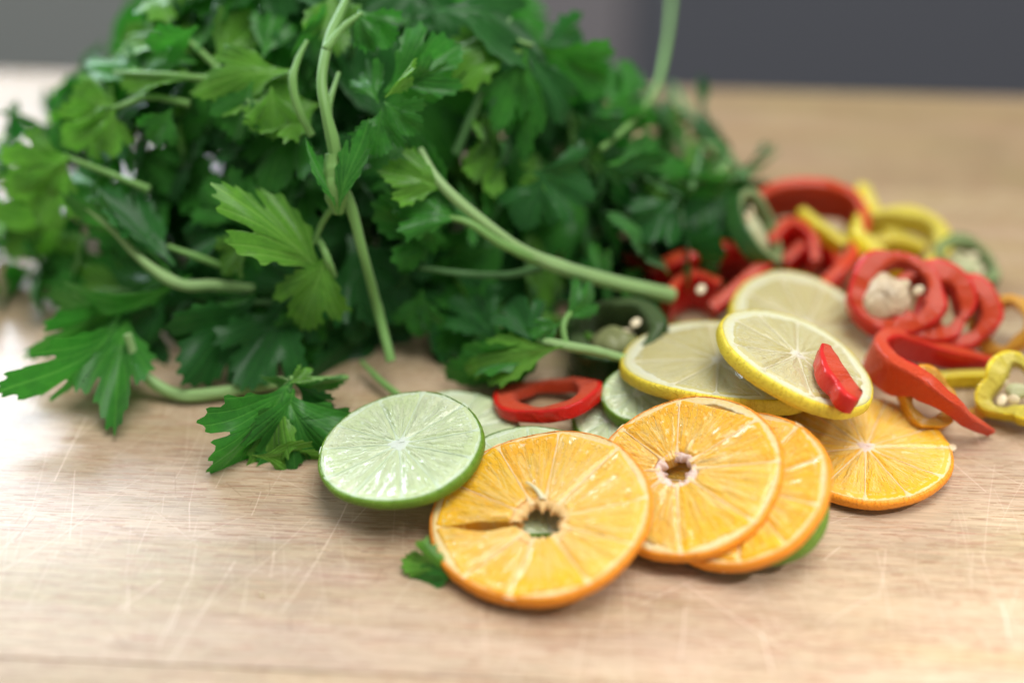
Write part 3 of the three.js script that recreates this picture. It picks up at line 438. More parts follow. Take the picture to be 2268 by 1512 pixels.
// ---------------------------------------------------------------- parsley
const leafTex = {};
{
  const S = 512, r = rng(91);
  // leaf space x -0.75..0.75, y -0.1..1.2 mapped to the square
  const X = (x) => (x / 1.5 + 0.5) * S, Y = (y) => (1 - (y + 0.1) / 1.3) * S;
  const veins = []; const tips = [[0, 1.05], [0.22, 0.9], [-0.22, 0.9], [0.56, 0.78], [-0.56, 0.78], [0.62, 0.62], [-0.62, 0.62], [0.54, 0.46], [-0.54, 0.46], [0.42, 0.79], [-0.42, 0.79], [0.39, 0.34], [-0.39, 0.34], [0.33, 0.81], [-0.33, 0.81], [0.13, 1], [-0.13, 1]];
  tips.forEach(([x, y], k) => veins.push([[0, k < 1 ? 0 : Math.max(0.05, y * 0.35 - Math.abs(x) * 0.25)], [x * 0.45, y * 0.62], [x, y], k < 1 ? 5 : 2.6]));
  for (const [k, base, vein] of [['bright', [106, 176, 46], [146, 200, 88]], ['mid', [58, 146, 36], [98, 172, 62]], ['dark', [36, 114, 34], [66, 138, 52]]]) {
    leafTex[k] = canvasTex(S, S, (c) => {
      const im = c.createImageData(S, S);
      for (let y = 0; y < S; y++) for (let x = 0; x < S; x++) { const n = fbm(x / 60 + k.length * 9, y / 60, 4), m = noise(x / 7, y / 7), l = 0.86 + 0.3 * (n - 0.4) + 0.06 * m; im.data.set([clamp(base[0] * l + 10 * (n - 0.5), 0, 255), clamp(base[1] * l, 0, 255), clamp(base[2] * l, 0, 255), 255], (y * S + x) * 4); }
      c.putImageData(im, 0, 0); c.lineCap = 'round';
      for (const [a, b, e, w] of veins) { c.strokeStyle = rgbs(vein, 0.55); c.lineWidth = w; c.beginPath(); c.moveTo(X(a[0]), Y(a[1])); c.quadraticCurveTo(X(b[0]), Y(b[1]), X(e[0]), Y(e[1])); c.stroke(); for (let q = 0; q < 5; q++) { const t = 0.2 + r() * 0.7, px = (1 - t) ** 2 * a[0] + 2 * t * (1 - t) * b[0] + t * t * e[0], py = (1 - t) ** 2 * a[1] + 2 * t * (1 - t) * b[1] + t * t * e[1]; c.strokeStyle = rgbs(vein, 0.22); c.lineWidth = 1.2; c.beginPath(); c.moveTo(X(px), Y(py)); c.lineTo(X(px + (r() - 0.5) * 0.25), Y(py + 0.06 + r() * 0.14)); c.stroke(); } }
    });
  }
  leafTex.bump = canvasTex(S, S, (c) => { c.fillStyle = '#a0a0a0'; c.fillRect(0, 0, S, S); for (let i = 0; i < 1200; i++) { const g = 120 + r() * 110 | 0; c.fillStyle = `rgba(${g},${g},${g},.25)`; c.beginPath(); c.arc(r() * S, r() * S, 3 + r() * 9, 0, 7); c.fill(); } c.lineCap = 'round'; for (const [a, b, e, w] of veins) { for (const [m, q] of [[4, 0.25], [2, 0.5]]) { c.strokeStyle = `rgba(20,20,20,${q})`; c.lineWidth = w * m; c.beginPath(); c.moveTo(X(a[0]), Y(a[1])); c.quadraticCurveTo(X(b[0]), Y(b[1]), X(e[0]), Y(e[1])); c.stroke(); } } }, false);
  for (const k of ['bright', 'mid', 'dark']) leafTex[k + 'Mat'] = new THREE.MeshPhysicalMaterial({ map: leafTex[k], bumpMap: leafTex.bump, bumpScale: 0.0005, roughness: 1, transmission: 0.46, thickness: 0, specularIntensity: 0.4, clearcoat: 0.5, clearcoatRoughness: 0.3, side: THREE.DoubleSide });
}
const stemMat = new THREE.MeshPhysicalMaterial({ color: new THREE.Color(0.2, 0.42, 0.09), roughness: 0.9, transmission: 0.2, thickness: 0, clearcoat: 0.5, clearcoatRoughness: 0.35 });
const sheathMat = new THREE.MeshPhysicalMaterial({ color: new THREE.Color(0.46, 0.64, 0.33), roughness: 0.9, transmission: 0.3, thickness: 0, clearcoat: 0.7, clearcoatRoughness: 0.3 });
const paleStemMat = new THREE.MeshPhysicalMaterial({ color: new THREE.Color(0.36, 0.58, 0.2), roughness: 0.9, transmission: 0.25, thickness: 0, clearcoat: 0.5, clearcoatRoughness: 0.35 });
const darkStemMat = new THREE.MeshPhysicalMaterial({ color: new THREE.Color(0.09, 0.22, 0.06), roughness: 0.9, clearcoat: 0.4, clearcoatRoughness: 0.4 });
const HALF = [[0.025, 0], [0.05, 0.1], [0.12, 0.2], [0.22, 0.27], [0.4, 0.33], [0.385, 0.4], [0.56, 0.45], [0.5, 0.52], [0.67, 0.62], [0.55, 0.65], [0.58, 0.78], [0.47, 0.73], [0.44, 0.79], [0.28, 0.63], [0.24, 0.65], [0.34, 0.82], [0.255, 0.8], [0.27, 0.93], [0.175, 0.9], [0.14, 1.02], [0.07, 0.97], [0, 1.08]];
// one leaflet, its base at the origin, tip along +y, upper side +z
function leafGeo(len, { width = 1, fold = 0.25, curl = 0.4, twist = 0, seed = 1, droop = 0.5 } = {}) {
  const r = rng(seed * 17 + 3), side = (sg) => HALF.map(([x, y], i) => { const j = i > 3 && i < 21 ? 0.035 : 0.006; return [sg * x * (1 + (r() - 0.5) * 0.12) * width + (r() - 0.5) * j, y + (r() - 0.5) * j]; });
  const a = side(1), b = side(-1); b[b.length - 1] = a[a.length - 1];
  const pts = [...a, ...b.slice(0, -1).reverse()], out = [];
  pts.forEach((p, i) => { const q = pts[(i + 1) % pts.length]; for (const t of [0.24, 0.76]) out.push([lerp(p[0], q[0], t), lerp(p[1], q[1], t)]); });
  const K = 5, n = out.length, c0 = [0, 0.36], pos = [], uv = [], idx = [], w1 = r() * 6, w2 = r() * 6, w3 = r() * 6, amp = 0.05 + 0.05 * r(), lobeTilt = (r() - 0.5) * 0.5;
  const z = (x, y) => {
    const ax = Math.abs(x), th = Math.atan2(x, y - 0.1);
    let h = fold * (Math.sqrt(ax * ax + 0.004) - 0.063) + amp * Math.sin(x * 7 + w1) * Math.sin(y * 5 + w2) + 0.05 * Math.cos(th * 9 + w3) * Math.hypot(x, y) * (y > 0.25 ? 1 : 0.2);
    h += lobeTilt * x * x * Math.sign(x) - droop * 0.45 * ax * ax * (0.4 + y);
    return h;
  };
  const put = (x, y) => {
    let h = z(x, y); const cu = curl * 1.3, ang = cu * y, R = cu ? 1 / cu : 0;   // bend along the midrib
    let yy = y, zz = h; if (Math.abs(cu) > 0.01) { yy = Math.sin(ang) * R + h * Math.sin(ang); zz = -(1 - Math.cos(ang)) * R + h * Math.cos(ang); }
    const tw = twist * y, cx = x * Math.cos(tw) - zz * Math.sin(tw) * 0.3, cz = zz + x * Math.sin(tw);
    pos.push(cx * len, yy * len, cz * len); uv.push(x / 1.5 + 0.5, (y + 0.1) / 1.3);
  };
  put(...c0);
  for (let k = 1; k <= K; k++) { const t = (k / K) ** 0.85; for (let i = 0; i < n; i++) put(lerp(c0[0], out[i][0], t), lerp(c0[1], out[i][1], t)); }
  for (let i = 0; i < n; i++) idx.push(0, 1 + i, 1 + ((i + 1) % n));
  for (let k = 1; k < K; k++) for (let i = 0; i < n; i++) { const p = 1 + (k - 1) * n + i, q = 1 + (k - 1) * n + ((i + 1) % n); idx.push(p, p + n, q + n, p, q + n, q); }
  return finish(pos, uv, idx);
}
function stemGeo(points, radii, seed = 1) {
  const c = new THREE.CatmullRomCurve3(points, false, 'centripetal'), n = Math.max(12, points.length * 8), M = 24, fr = c.computeFrenetFrames(n), rad_ = curveAt(radii), pos = [], uv = [], idx = [];
  for (let i = 0; i <= n; i++) { const u = i / n, p = c.getPointAt(u), R = rad_(u); for (let m = 0; m < M; m++) { const q = m / M * Math.PI * 2, rr = R * (1 + 0.07 * Math.cos(q * 7 + seed) + 0.16 * (noise(u * 14 + seed, Math.cos(q) * 2 + 7) - 0.5)), v = p.clone().addScaledVector(fr.normals[i], Math.cos(q) * rr).addScaledVector(fr.binormals[i], Math.sin(q) * rr); pos.push(v.x, v.y, v.z); uv.push(m / M, u); } }
  for (let i = 0; i < n; i++) for (let m = 0; m < M; m++) { const a = i * M + m, b = i * M + (m + 1) % M; idx.push(a, b, b + M, a, b + M, a + M); }
  for (const e of [0, n]) { const p = c.getPointAt(e / n), k = pos.length / 3; pos.push(p.x, p.y, p.z); uv.push(0.5, 0.5); for (let m = 0; m < M; m++) { const q = fr.tangents[e].clone().multiplyScalar(0); pos.push(pos[(e * M + m) * 3], pos[(e * M + m) * 3 + 1], pos[(e * M + m) * 3 + 2]); uv.push(0, 0); } for (let m = 0; m < M; m++) idx.push(k, k + 1 + (e ? m : (m + 1) % M), k + 1 + (e ? (m + 1) % M : m)); }
  return finish(pos, uv, idx);
}
// the heap the bunch makes: distance to its surface along a line of sight
const HEAP = { c: V(-0.066, -0.005, -0.51), s: V(0.166, 0.125, 0.09) };
function heapDepth(px, py, k = 1) {
  const d = dirAt(px, py), o = EYE.clone().sub(HEAP.c), S = HEAP.s, D = V(d.x / S.x, d.y / S.y, d.z / S.z), O = V(o.x / S.x, o.y / S.y, o.z / S.z), a = D.dot(D), b = D.dot(O), c = O.dot(O) - k * k, q = b * b - a * c;
  const t = q > 0 ? (-b - Math.sqrt(q)) / a : -b / a, floor_ = depthOnBoard(px, py, 0.004);
  return Math.min(t, floor_ > 0 ? floor_ : t);
}
const hp = (px, py, off = 0) => at(px, py, heapDepth(px, py) + off);
function addLeaf(T, base, tip, roll, mat, o) {                  // world points; roll turns the blade about its own midrib, 0 facing the viewer
  const y = tip.clone().sub(base), len = y.length() / (1.02 - 0.1 * Math.min(1, Math.abs(o.curl ?? 0.3))); y.normalize();
  const v = EYE.clone().sub(base).normalize(), z = v.addScaledVector(y, -v.dot(y)).normalize().applyAxisAngle(y, rad(roll)), x = y.clone().cross(z);
  const m = mesh('leaf', leafGeo(len, o), leafTex[mat + 'Mat'], T);
  m.matrix.makeBasis(x, y, z); m.quaternion.setFromRotationMatrix(m.matrix); m.position.copy(base).sub(T.position);
  return m;
}
let leafSeed = 1;
function sprig(label, basePx, { stems = [], leaves = [], kind = 'parsley_sprig', cat = 'parsley', point = hp, group }) {
  const T = thing(kind, label, cat, group); T.position.copy(onBoard(...basePx));
  stems.forEach(({ p, r, mat = stemMat, name = 'stem' }, i) => mesh(name, stemGeo(p.map((q) => point(...q).sub(T.position)), r, i + 1), mat, T));
  for (const [bx, by, tx, ty, ob, ot, roll, width, mat, fold, curl, tw] of leaves) addLeaf(T, point(bx, by, ob), point(tx, ty, ot), roll, mat, { width, fold: fold ?? 0.25, curl: curl ?? 0.35, twist: tw ?? 0, seed: leafSeed++ });
  return T;
}
// --- sprigs one can follow in the picture: leaf = base x, y, tip x, y, offsets in depth, roll, width, tone, fold, curl
sprig('parsley sprig with a thick cut stalk pointing right, towards the peppers', [1300, 700], {
  stems: [
    { p: [[1490, 656, -0.022], [1340, 620, -0.022], [1190, 572, -0.02], [1070, 492, -0.018], [975, 405, -0.014], [930, 330, -0.008]], r: [0.0025, 0.0023, 0.0023, 0.0016, 0.0016, 0.001], mat: paleStemMat },
    { p: [[1195, 578, -0.02], [1110, 540, -0.021], [1030, 490, -0.018], [965, 478, -0.014]], r: [0.0019, 0.0014, 0.0012, 0.0008] },
    { p: [[1200, 592, -0.016], [1130, 608, -0.013], [1030, 606, -0.010], [930, 592, -0.008]], r: [0.0014, 0.0011, 0.001, 0.0008], mat: darkStemMat }],
  leaves: [[990, 420, 845, 372, -0.014, -0.016, 20, 0.75, 'bright', 0.3, 0.1], [1000, 432, 905, 310, -0.012, -0.006, -30, 0.45, 'mid', 0.2, 0.3], [1025, 490, 872, 425, -0.016, -0.016, 12, 0.85, 'mid', 0.2, 0.2], [960, 480, 905, 575, -0.012, -0.008, -20, 0.7, 'mid', 0.2, 0.4], [940, 592, 880, 560, -0.008, -0.008, 20, 0.9, 'mid'], [900, 600, 895, 725, -0.004, -0.004, 0, 0.75, 'dark', 0.2, 0.3], [935, 640, 925, 745, -0.01, -0.012, 8, 0.9, 'mid', 0.2, 0.2], [1340, 640, 1320, 548, -0.014, -0.018, 20, 0.55, 'mid', 0.1, 0.2]],
});
sprig('parsley sprig with an upright pale stalk and sheath down the middle of the bunch', [850, 800], {
  stems: [
    { p: [[866, 800, -0.012], [838, 690, -0.018], [806, 570, -0.02], [778, 465, -0.02], [755, 410, -0.02]], r: [0.0016, 0.0015, 0.0015, 0.0016, 0.0019] },
    { p: [[748, 430, -0.02], [740, 335, -0.022], [722, 250, -0.022], [712, 180, -0.02], [728, 90, -0.016], [765, 0, -0.01], [780, -60, -0.004]], r: [0.0019, 0.002, 0.0017, 0.0016, 0.0015, 0.0011, 0.0009] },
    { p: [[740, 330, -0.02], [728, 240, -0.016], [750, 160, -0.012]], r: [0.0013, 0.001, 0.0006] },
    { p: [[720, 110, -0.018], [760, 60, -0.016], [800, 30, -0.014]], r: [0.0014, 0.001, 0.0008] },
    { p: [[690, 300, -0.012], [660, 240, -0.014], [648, 180, -0.014], [660, 130, -0.012], [680, 90, -0.01]], r: [0.0011, 0.0012, 0.0013, 0.001, 0.0006] },
    { name: 'sheath', p: [[750, 470, -0.02], [744, 430, -0.022], [738, 390, -0.022], [735, 340, -0.022]], r: [0.0018, 0.0034, 0.0032, 0.0022] },
    { p: [[740, 455, -0.018], [715, 490, -0.016], [695, 540, -0.016]], r: [0.001, 0.0009, 0.0008] }],
  leaves: [[795, 20, 868, 95, -0.014, -0.014, -10, 0.95, 'mid', 0.3, 0.3], [790, 20, 815, 108, -0.014, -0.016, 30, 0.6, 'mid', 0.3, 0.3], [850, 200, 1020, 92, -0.014, -0.016, -12, 0.75, 'mid', 0.35, 0.15], [848, 215, 1010, 155, -0.016, -0.014, 40, 0.55, 'mid', 0.3, 0.2], [845, 240, 830, 345, -0.02, -0.022, 10, 1.0, 'mid', 0.25, 0.2], [850, 225, 930, 290, -0.02, -0.02, -10, 0.95, 'mid', 0.25, 0.2], [840, 230, 790, 130, -0.016, -0.01, -20, 0.6, 'mid', 0.3, 0.3], [850, 215, 930, 140, -0.024, -0.024, 65, 0.6, 'bright', 0.6, 0.2], [742, 470, 684, 310, -0.024, -0.026, 30, 0.24, 'mid', 0.9, 0.1], [750, 475, 806, 268, -0.025, -0.026, -25, 0.26, 'mid', 0.9, 0.12]],
});
sprig('parsley leaf pair with broad pale green teeth in front of the middle of the bunch', [720, 690], {
  stems: [{ p: [[700, 520, -0.012], [716, 550, -0.02], [728, 580, -0.022], [740, 612, -0.02]], r: [0.0008, 0.001, 0.0012, 0.001] }],
  leaves: [[738, 612, 478, 412, -0.022, -0.026, 22, 0.46, 'bright', 0.1, 0.08], [725, 560, 662, 735, -0.023, -0.027, 4, 0.72, 'bright', 0.1, 0.12], [560, 520, 475, 600, -0.012, -0.012, 30, 0.7, 'bright', 0.2], [690, 640, 560, 610, -0.01, -0.008, 0, 0.9, 'dark', 0.2]],
});
sprig('parsley sprig spreading large glossy leaves over the board at the left', [300, 800], {
  stems: [{ p: [[560, 640, -0.004], [470, 632, -0.01], [400, 630, -0.014], [330, 590, -0.014], [250, 510, -0.012], [170, 440, -0.01]], r: [0.0014, 0.0018, 0.0018, 0.0013, 0.001, 0.0006], mat: paleStemMat }, { p: [[520, 600, -0.002], [440, 570, -0.006], [370, 545, -0.008]], r: [0.0008, 0.0011, 0.0008] }],
  leaves: [[420, 630, 90, 705, -0.016, -0.018, -48, 0.34, 'mid', 0.2, 0.2], [400, 625, 95, 625, -0.006, -0.004, 20, 0.4, 'mid', 0.2, 0.2], [290, 690, 50, 892, -0.018, -0.02, -36, 0.32, 'mid', 0.3, 0.3], [300, 660, 70, 800, -0.01, -0.01, -30, 0.45, 'mid', 0.3, 0.2], [285, 690, 230, 908, -0.014, -0.014, 28, 0.42, 'mid', 0.3, 0.2], [380, 650, 270, 760, -0.01, -0.01, -20, 0.5, 'dark', 0.3, 0.2], [300, 640, 110, 600, -0.004, 0.0, 30, 0.7, 'bright', 0.2], [380, 600, 140, 440, -0.014, -0.012, -50, 0.42, 'mid', 0.3, 0.15], [385, 590, 230, 400, -0.012, -0.008, 35, 0.5, 'dark', 0.25, 0.2], [230, 600, 70, 560, 0.004, 0.01, -10, 0.8, 'mid', 0.2]],
});
sprig('parsley sprig with broad dark leaves hanging low over the curved pale stalk', [560, 800], {
  stems: [{ p: [[760, 640, -0.004], [660, 660, -0.008], [560, 670, -0.008]], r: [0.0014, 0.0013, 0.001], mat: darkStemMat }],
  leaves: [[540, 500, 440, 400, 0.0, 0.004, -20, 0.9, 'mid', 0.3, 0.3], [520, 520, 400, 520, 0.0, 0.004, 20, 0.9, 'dark', 0.3, 0.3], [620, 520, 560, 380, 0.0, 0.004, 10, 0.9, 'mid', 0.3, 0.3], [480, 560, 440, 660, 0.0, -0.002, 10, 0.9, 'dark', 0.3, 0.3], [880, 380, 800, 470, 0.004, 0.002, 10, 0.9, 'dark', 0.3, 0.3], [560, 330, 470, 300, 0.004, 0.006, 0, 0.9, 'dark', 0.3, 0.3], [560, 660, 420, 835, -0.01, -0.012, -10, 0.8, 'dark', 0.2, 0.3], [640, 660, 540, 840, -0.008, -0.012, 10, 0.75, 'dark', 0.2, 0.3], [740, 680, 610, 790, -0.008, -0.01, -30, 0.7, 'mid', 0.2, 0.3], [560, 665, 330, 720, -0.008, -0.006, -25, 0.8, 'dark', 0.2, 0.3], [620, 640, 420, 600, -0.004, 0.0, 20, 0.9, 'mid', 0.2, 0.3], [780, 640, 790, 760, -0.004, -0.008, 10, 0.9, 'dark', 0.2, 0.3], [480, 640, 350, 640, -0.006, -0.002, 30, 0.8, 'dark', 0.2, 0.3]],
});
sprig('parsley sprig with a sunlit leaf reaching the left edge of the picture', [120, 560], {
  stems: [{ p: [[330, 420, 0.0], [230, 380, -0.002], [140, 345, -0.004]], r: [0.0012, 0.001, 0.0007] }],
  leaves: [[150, 345, 5, 440, -0.006, -0.008, 0, 0.75, 'bright', 0.1, 0.2], [150, 350, 80, 492, -0.006, -0.01, 8, 0.8, 'bright', 0.12, 0.15], [150, 345, 30, 355, -0.004, 0.0, 0, 0.7, 'bright', 0.15, 0.2], [150, 480, 10, 560, 0.006, 0.008, -15, 0.9, 'bright', 0.15, 0.2], [140, 470, -30, 470, 0.008, 0.012, 0, 0.8, 'bright', 0.15, 0.2], [260, 420, 150, 370, 0.006, 0.006, 20, 1.0, 'mid', 0.2, 0.3], [200, 520, 120, 590, 0.004, 0.006, 40, 0.7, 'bright']],
});
sprig('parsley sprig fanning out at the upper left above the bare board', [260, 480], {
  stems: [{ p: [[420, 230, 0.004], [330, 215, 0.002], [250, 240, 0.0]], r: [0.0012, 0.001, 0.0008] }, { p: [[640, 165, 0.0], [500, 175, 0.0], [350, 165, 0.002], [250, 160, 0.004]], r: [0.0014, 0.0012, 0.001, 0.0006] }],
  leaves: [[255, 240, 135, 320, 0.0, -0.004, 0, 0.8, 'bright', 0.2, 0.3], [255, 235, 150, 215, 0.0, -0.002, 10, 0.75, 'bright', 0.2, 0.2], [255, 230, 190, 140, 0.004, 0.008, 0, 0.75, 'bright', 0.2, 0.3], [250, 240, 245, 345, -0.002, -0.004, 0, 0.7, 'bright', 0.2, 0.3], [330, 165, 190, 128, 0.006, 0.008, 40, 0.6, 'mid', 0.3, 0.2], [460, 170, 265, 175, 0.0, 0.004, 55, 0.5, 'bright', 0.2, 0.1], [650, 150, 420, 190, -0.004, -0.004, 30, 0.55, 'bright', 0.25, 0.2], [380, 240, 330, 320, -0.002, -0.004, 10, 0.9, 'mid', 0.3, 0.4], [560, 180, 500, 300, -0.004, -0.006, 30, 0.8, 'mid', 0.4, 0.4], [600, 190, 610, 300, -0.006, -0.008, -20, 0.9, 'bright', 0.3, 0.3]],
});
sprig('parsley sprig with a big cupped leaf at the top left against the grey cupboard', [420, 420], {
  stems: [{ p: [[520, 190, 0.006], [450, 120, 0.008], [380, 60, 0.012]], r: [0.0013, 0.001, 0.0007] }],
  leaves: [[440, 120, 285, 20, 0.01, 0.014, 20, 0.7, 'bright', 0.4, 0.4], [440, 120, 420, -30, 0.008, 0.016, -10, 1.0, 'mid', 0.4, 0.4], [430, 130, 290, 120, 0.006, 0.008, 30, 0.8, 'mid', 0.4, 0.3], [440, 60, 330, 110, 0.0, -0.004, -40, 0.8, 'mid', 0.5, 0.3], [470, 140, 560, 30, 0.01, 0.014, 20, 0.8, 'bright', 0.2, 0.3], [580, 130, 620, 10, 0.006, 0.01, 0, 0.6, 'mid', 0.2, 0.3], [650, 130, 720, 10, -0.002, -0.002, 50, 0.3, 'mid', 0.4, 0.1], [480, 130, 250, 90, 0.014, 0.02, 0, 0.6, 'bright', 0.3, 0.3]],
});
sprig('parsley sprig with dark leaves arching over the top of the bunch', [1100, 560], {
  stems: [{ p: [[1000, 120, 0.004], [1090, 80, 0.0], [1180, 100, -0.002]], r: [0.0012, 0.001, 0.0007] }, { p: [[1010, 340, 0.008], [1060, 220, 0.004], [1100, 120, 0.0], [1130, 40, 0.0]], r: [0.0016, 0.0014, 0.0012, 0.0008], mat: darkStemMat }],
  leaves: [[960, 20, 1235, 62, -0.004, -0.006, -45, 0.6, 'dark', 0.3, 0.4], [970, -20, 1190, 10, 0.0, 0.0, 10, 0.7, 'mid', 0.3, 0.4], [1170, 110, 1150, 352, -0.004, -0.004, 30, 0.42, 'mid', 0.25, 0.2], [1165, 120, 1095, 280, -0.004, -0.002, 10, 0.5, 'mid', 0.25, 0.3], [1175, 110, 1260, 270, -0.002, 0.0, -20, 0.5, 'dark', 0.25, 0.3], [1160, 105, 960, 135, -0.004, 0.0, 30, 0.65, 'bright', 0.2, 0.3], [1190, 100, 1355, 205, 0.0, 0.004, 10, 0.72, 'mid', 0.25, 0.3], [1190, 100, 1320, 80, 0.004, 0.01, 0, 0.6, 'dark', 0.3, 0.3], [900, 60, 960, 20, 0.004, 0.008, 0, 0.7, 'dark', 0.3, 0.3]],
});
sprig('parsley sprig at the right of the bunch, one blurred stalk leaving the top', [1400, 480], {
  stems: [{ p: [[1330, 330, 0.0], [1400, 270, 0.008], [1455, 190, 0.03], [1478, 90, 0.045], [1492, -40, 0.055]], r: [0.001, 0.0011, 0.0011, 0.001, 0.0009] }],
  leaves: [[1350, 240, 1465, 190, 0.012, 0.018, 10, 0.75, 'mid', 0.2, 0.3], [1360, 240, 1380, 145, 0.014, 0.02, 0, 0.8, 'mid', 0.2, 0.3], [1340, 260, 1440, 290, 0.008, 0.01, 20, 0.8, 'mid', 0.3, 0.3], [1340, 370, 1540, 360, -0.002, 0.006, -35, 0.5, 'mid', 0.2, 0.15], [1320, 360, 1480, 420, -0.004, -0.004, 30, 0.6, 'dark', 0.3, 0.3], [1280, 250, 1350, 330, 0.0, 0.002, 20, 0.9, 'dark', 0.3, 0.4], [1180, 380, 1320, 420, -0.006, -0.008, -10, 1.0, 'dark', 0.3, 0.3], [1200, 390, 1150, 500, -0.006, -0.01, 10, 1.0, 'dark', 0.2, 0.3], [1400, 440, 1480, 520, -0.002, -0.004, 20, 0.9, 'dark', 0.3, 0.3], [1430, 500, 1560, 500, 0.0, 0.002, -30, 0.7, 'dark', 0.3, 0.3]],
});
sprig('thin wilted parsley sprig trailing right onto the board behind the peppers', [1620, 400], {
  point: (px, py, h = 0) => onBoard(px, py, h),
  stems: [{ p: [[1380, 400, 0.045], [1520, 400, 0.04], [1640, 390, 0.03], [1720, 335, 0.02]], r: [0.001, 0.0014, 0.0012, 0.0006], mat: darkStemMat }, { p: [[1490, 190, 0.03], [1540, 270, 0.035], [1600, 330, 0.032], [1660, 400, 0.03]], r: [0.0012, 0.0016, 0.0014, 0.001], mat: darkStemMat }, { p: [[1530, 420, 0.04], [1545, 370, 0.042], [1555, 330, 0.044]], r: [0.0012, 0.001, 0.0005], mat: darkStemMat }],
  leaves: [[1600, 330, 1510, 235, 0.034, 0.03, 60, 0.3, 'dark', 0.4, 0.2], [1640, 380, 1715, 335, 0.03, 0.024, 55, 0.35, 'dark', 0.4, 0.2], [1540, 400, 1555, 335, 0.04, 0.042, 50, 0.35, 'dark', 0.5, 0.2], [1480, 410, 1640, 410, 0.044, 0.03, 45, 0.4, 'mid', 0.4, 0.2], [1640, 400, 1670, 500, 0.03, 0.022, 40, 0.35, 'dark', 0.4, 0.2], [1620, 420, 1540, 540, 0.032, 0.024, 20, 0.6, 'dark', 0.3, 0.3], [1500, 440, 1420, 520, 0.04, 0.034, 10, 0.9, 'dark', 0.3, 0.3]],
});
sprig('parsley sprig lying on the board with its stalk tucked under the left lemon slice', [1200, 800], {
  point: (px, py, h = 0) => onBoard(px, py, h),
  stems: [{ p: [[1420, 806, 0.014], [1330, 780, 0.018], [1250, 766, 0.02], [1190, 752, 0.02]], r: [0.0014, 0.0014, 0.0015, 0.0012], mat: paleStemMat }, { p: [[1255, 766, 0.02], [1248, 720, 0.024], [1290, 660, 0.026]], r: [0.001, 0.001, 0.0008] }],
  leaves: [[1255, 765, 985, 850, 0.02, 0.004, -40, 0.42, 'mid', 0.25, 0.3], [1250, 762, 1010, 770, 0.02, 0.014, 30, 0.5, 'mid', 0.2, 0.3], [1245, 765, 1020, 815, 0.022, 0.012, 10, 0.4, 'bright', 0.3, 0.3], [1245, 715, 1330, 625, 0.024, 0.03, 20, 0.55, 'mid', 0.3, 0.3], [1245, 715, 1180, 740, 0.024, 0.024, 0, 0.6, 'mid', 0.3, 0.3], [1180, 760, 1130, 650, 0.02, 0.026, 10, 0.7, 'dark', 0.3, 0.3], [1100, 750, 1010, 640, 0.014, 0.022, 10, 0.8, 'dark', 0.3, 0.3]],
});
sprig('curved pale parsley stalk on the board left of the loose crumpled leaf', [420, 880], {
  point: (px, py, h = 0) => onBoard(px, py, h), kind: 'parsley_stalk',
  stems: [{ p: [[282, 740, 0.02], [300, 795, 0.012], [335, 845, 0.006], [400, 874, 0.003], [480, 870, 0.003], [570, 855, 0.004], [680, 838, 0.006]], r: [0.0013, 0.0016, 0.0019, 0.0021, 0.0019, 0.0017, 0.0014], mat: paleStemMat }],
});
sprig('loose crumpled parsley leaf on the board left of the foremost lime slice', [640, 980], {
  point: (px, py, h = 0) => onBoard(px, py, h), kind: 'loose_parsley_leaf', cat: 'parsley leaf',
  stems: [{ p: [[640, 840, 0.016], [700, 842, 0.014], [770, 836, 0.012]], r: [0.0012, 0.0011, 0.0008] }],
  leaves: [[650, 845, 490, 1064, 0.018, 0.001, -24, 0.78, 'mid', 0.35, 0.25], [630, 860, 712, 1050, 0.017, 0.0008, 10, 0.95, 'mid', 0.2, 0.4], [650, 860, 610, 1046, 0.018, 0.001, -6, 0.85, 'mid', 0.2, 0.3], [560, 1000, 720, 1030, 0.006, 0.0015, 30, 0.5, 'bright', 0.3, 0.3], [640, 850, 560, 1040, 0.016, 0.003, 20, 0.5, 'bright', 0.35, 0.4], [655, 850, 735, 925, 0.016, 0.006, 20, 0.6, 'dark', 0.3, 0.3], [640, 845, 575, 850, 0.018, 0.014, -50, 0.6, 'mid', 0.4, 0.4], [640, 840, 775, 862, 0.018, 0.008, 45, 0.45, 'mid', 0.5, 0.2], [640, 850, 690, 815, 0.018, 0.02, 0, 0.6, 'bright', 0.4, 0.3]],
});
sprig('tiny torn parsley leaf tucked under the left edge of the foremost orange slice', [945, 1270], {
  point: (px, py, h = 0) => onBoard(px, py, h), kind: 'loose_parsley_leaf', cat: 'parsley leaf',
  leaves: [[1020, 1262, 886, 1246, 0.0035, 0.0045, -16, 0.7, 'bright', 0.2, 0.2], [1015, 1274, 908, 1284, 0.003, 0.001, -5, 0.5, 'mid', 0.4, 0.2]],
});
sprig('thin green parsley stalk end behind the foremost lime slice', [850, 850], {
  point: (px, py, h = 0) => onBoard(px, py, h), kind: 'parsley_stalk',
  stems: [{ p: [[800, 800, 0.006], [840, 840, 0.005], [885, 878, 0.003]], r: [0.0006, 0.001, 0.0011] }],
});
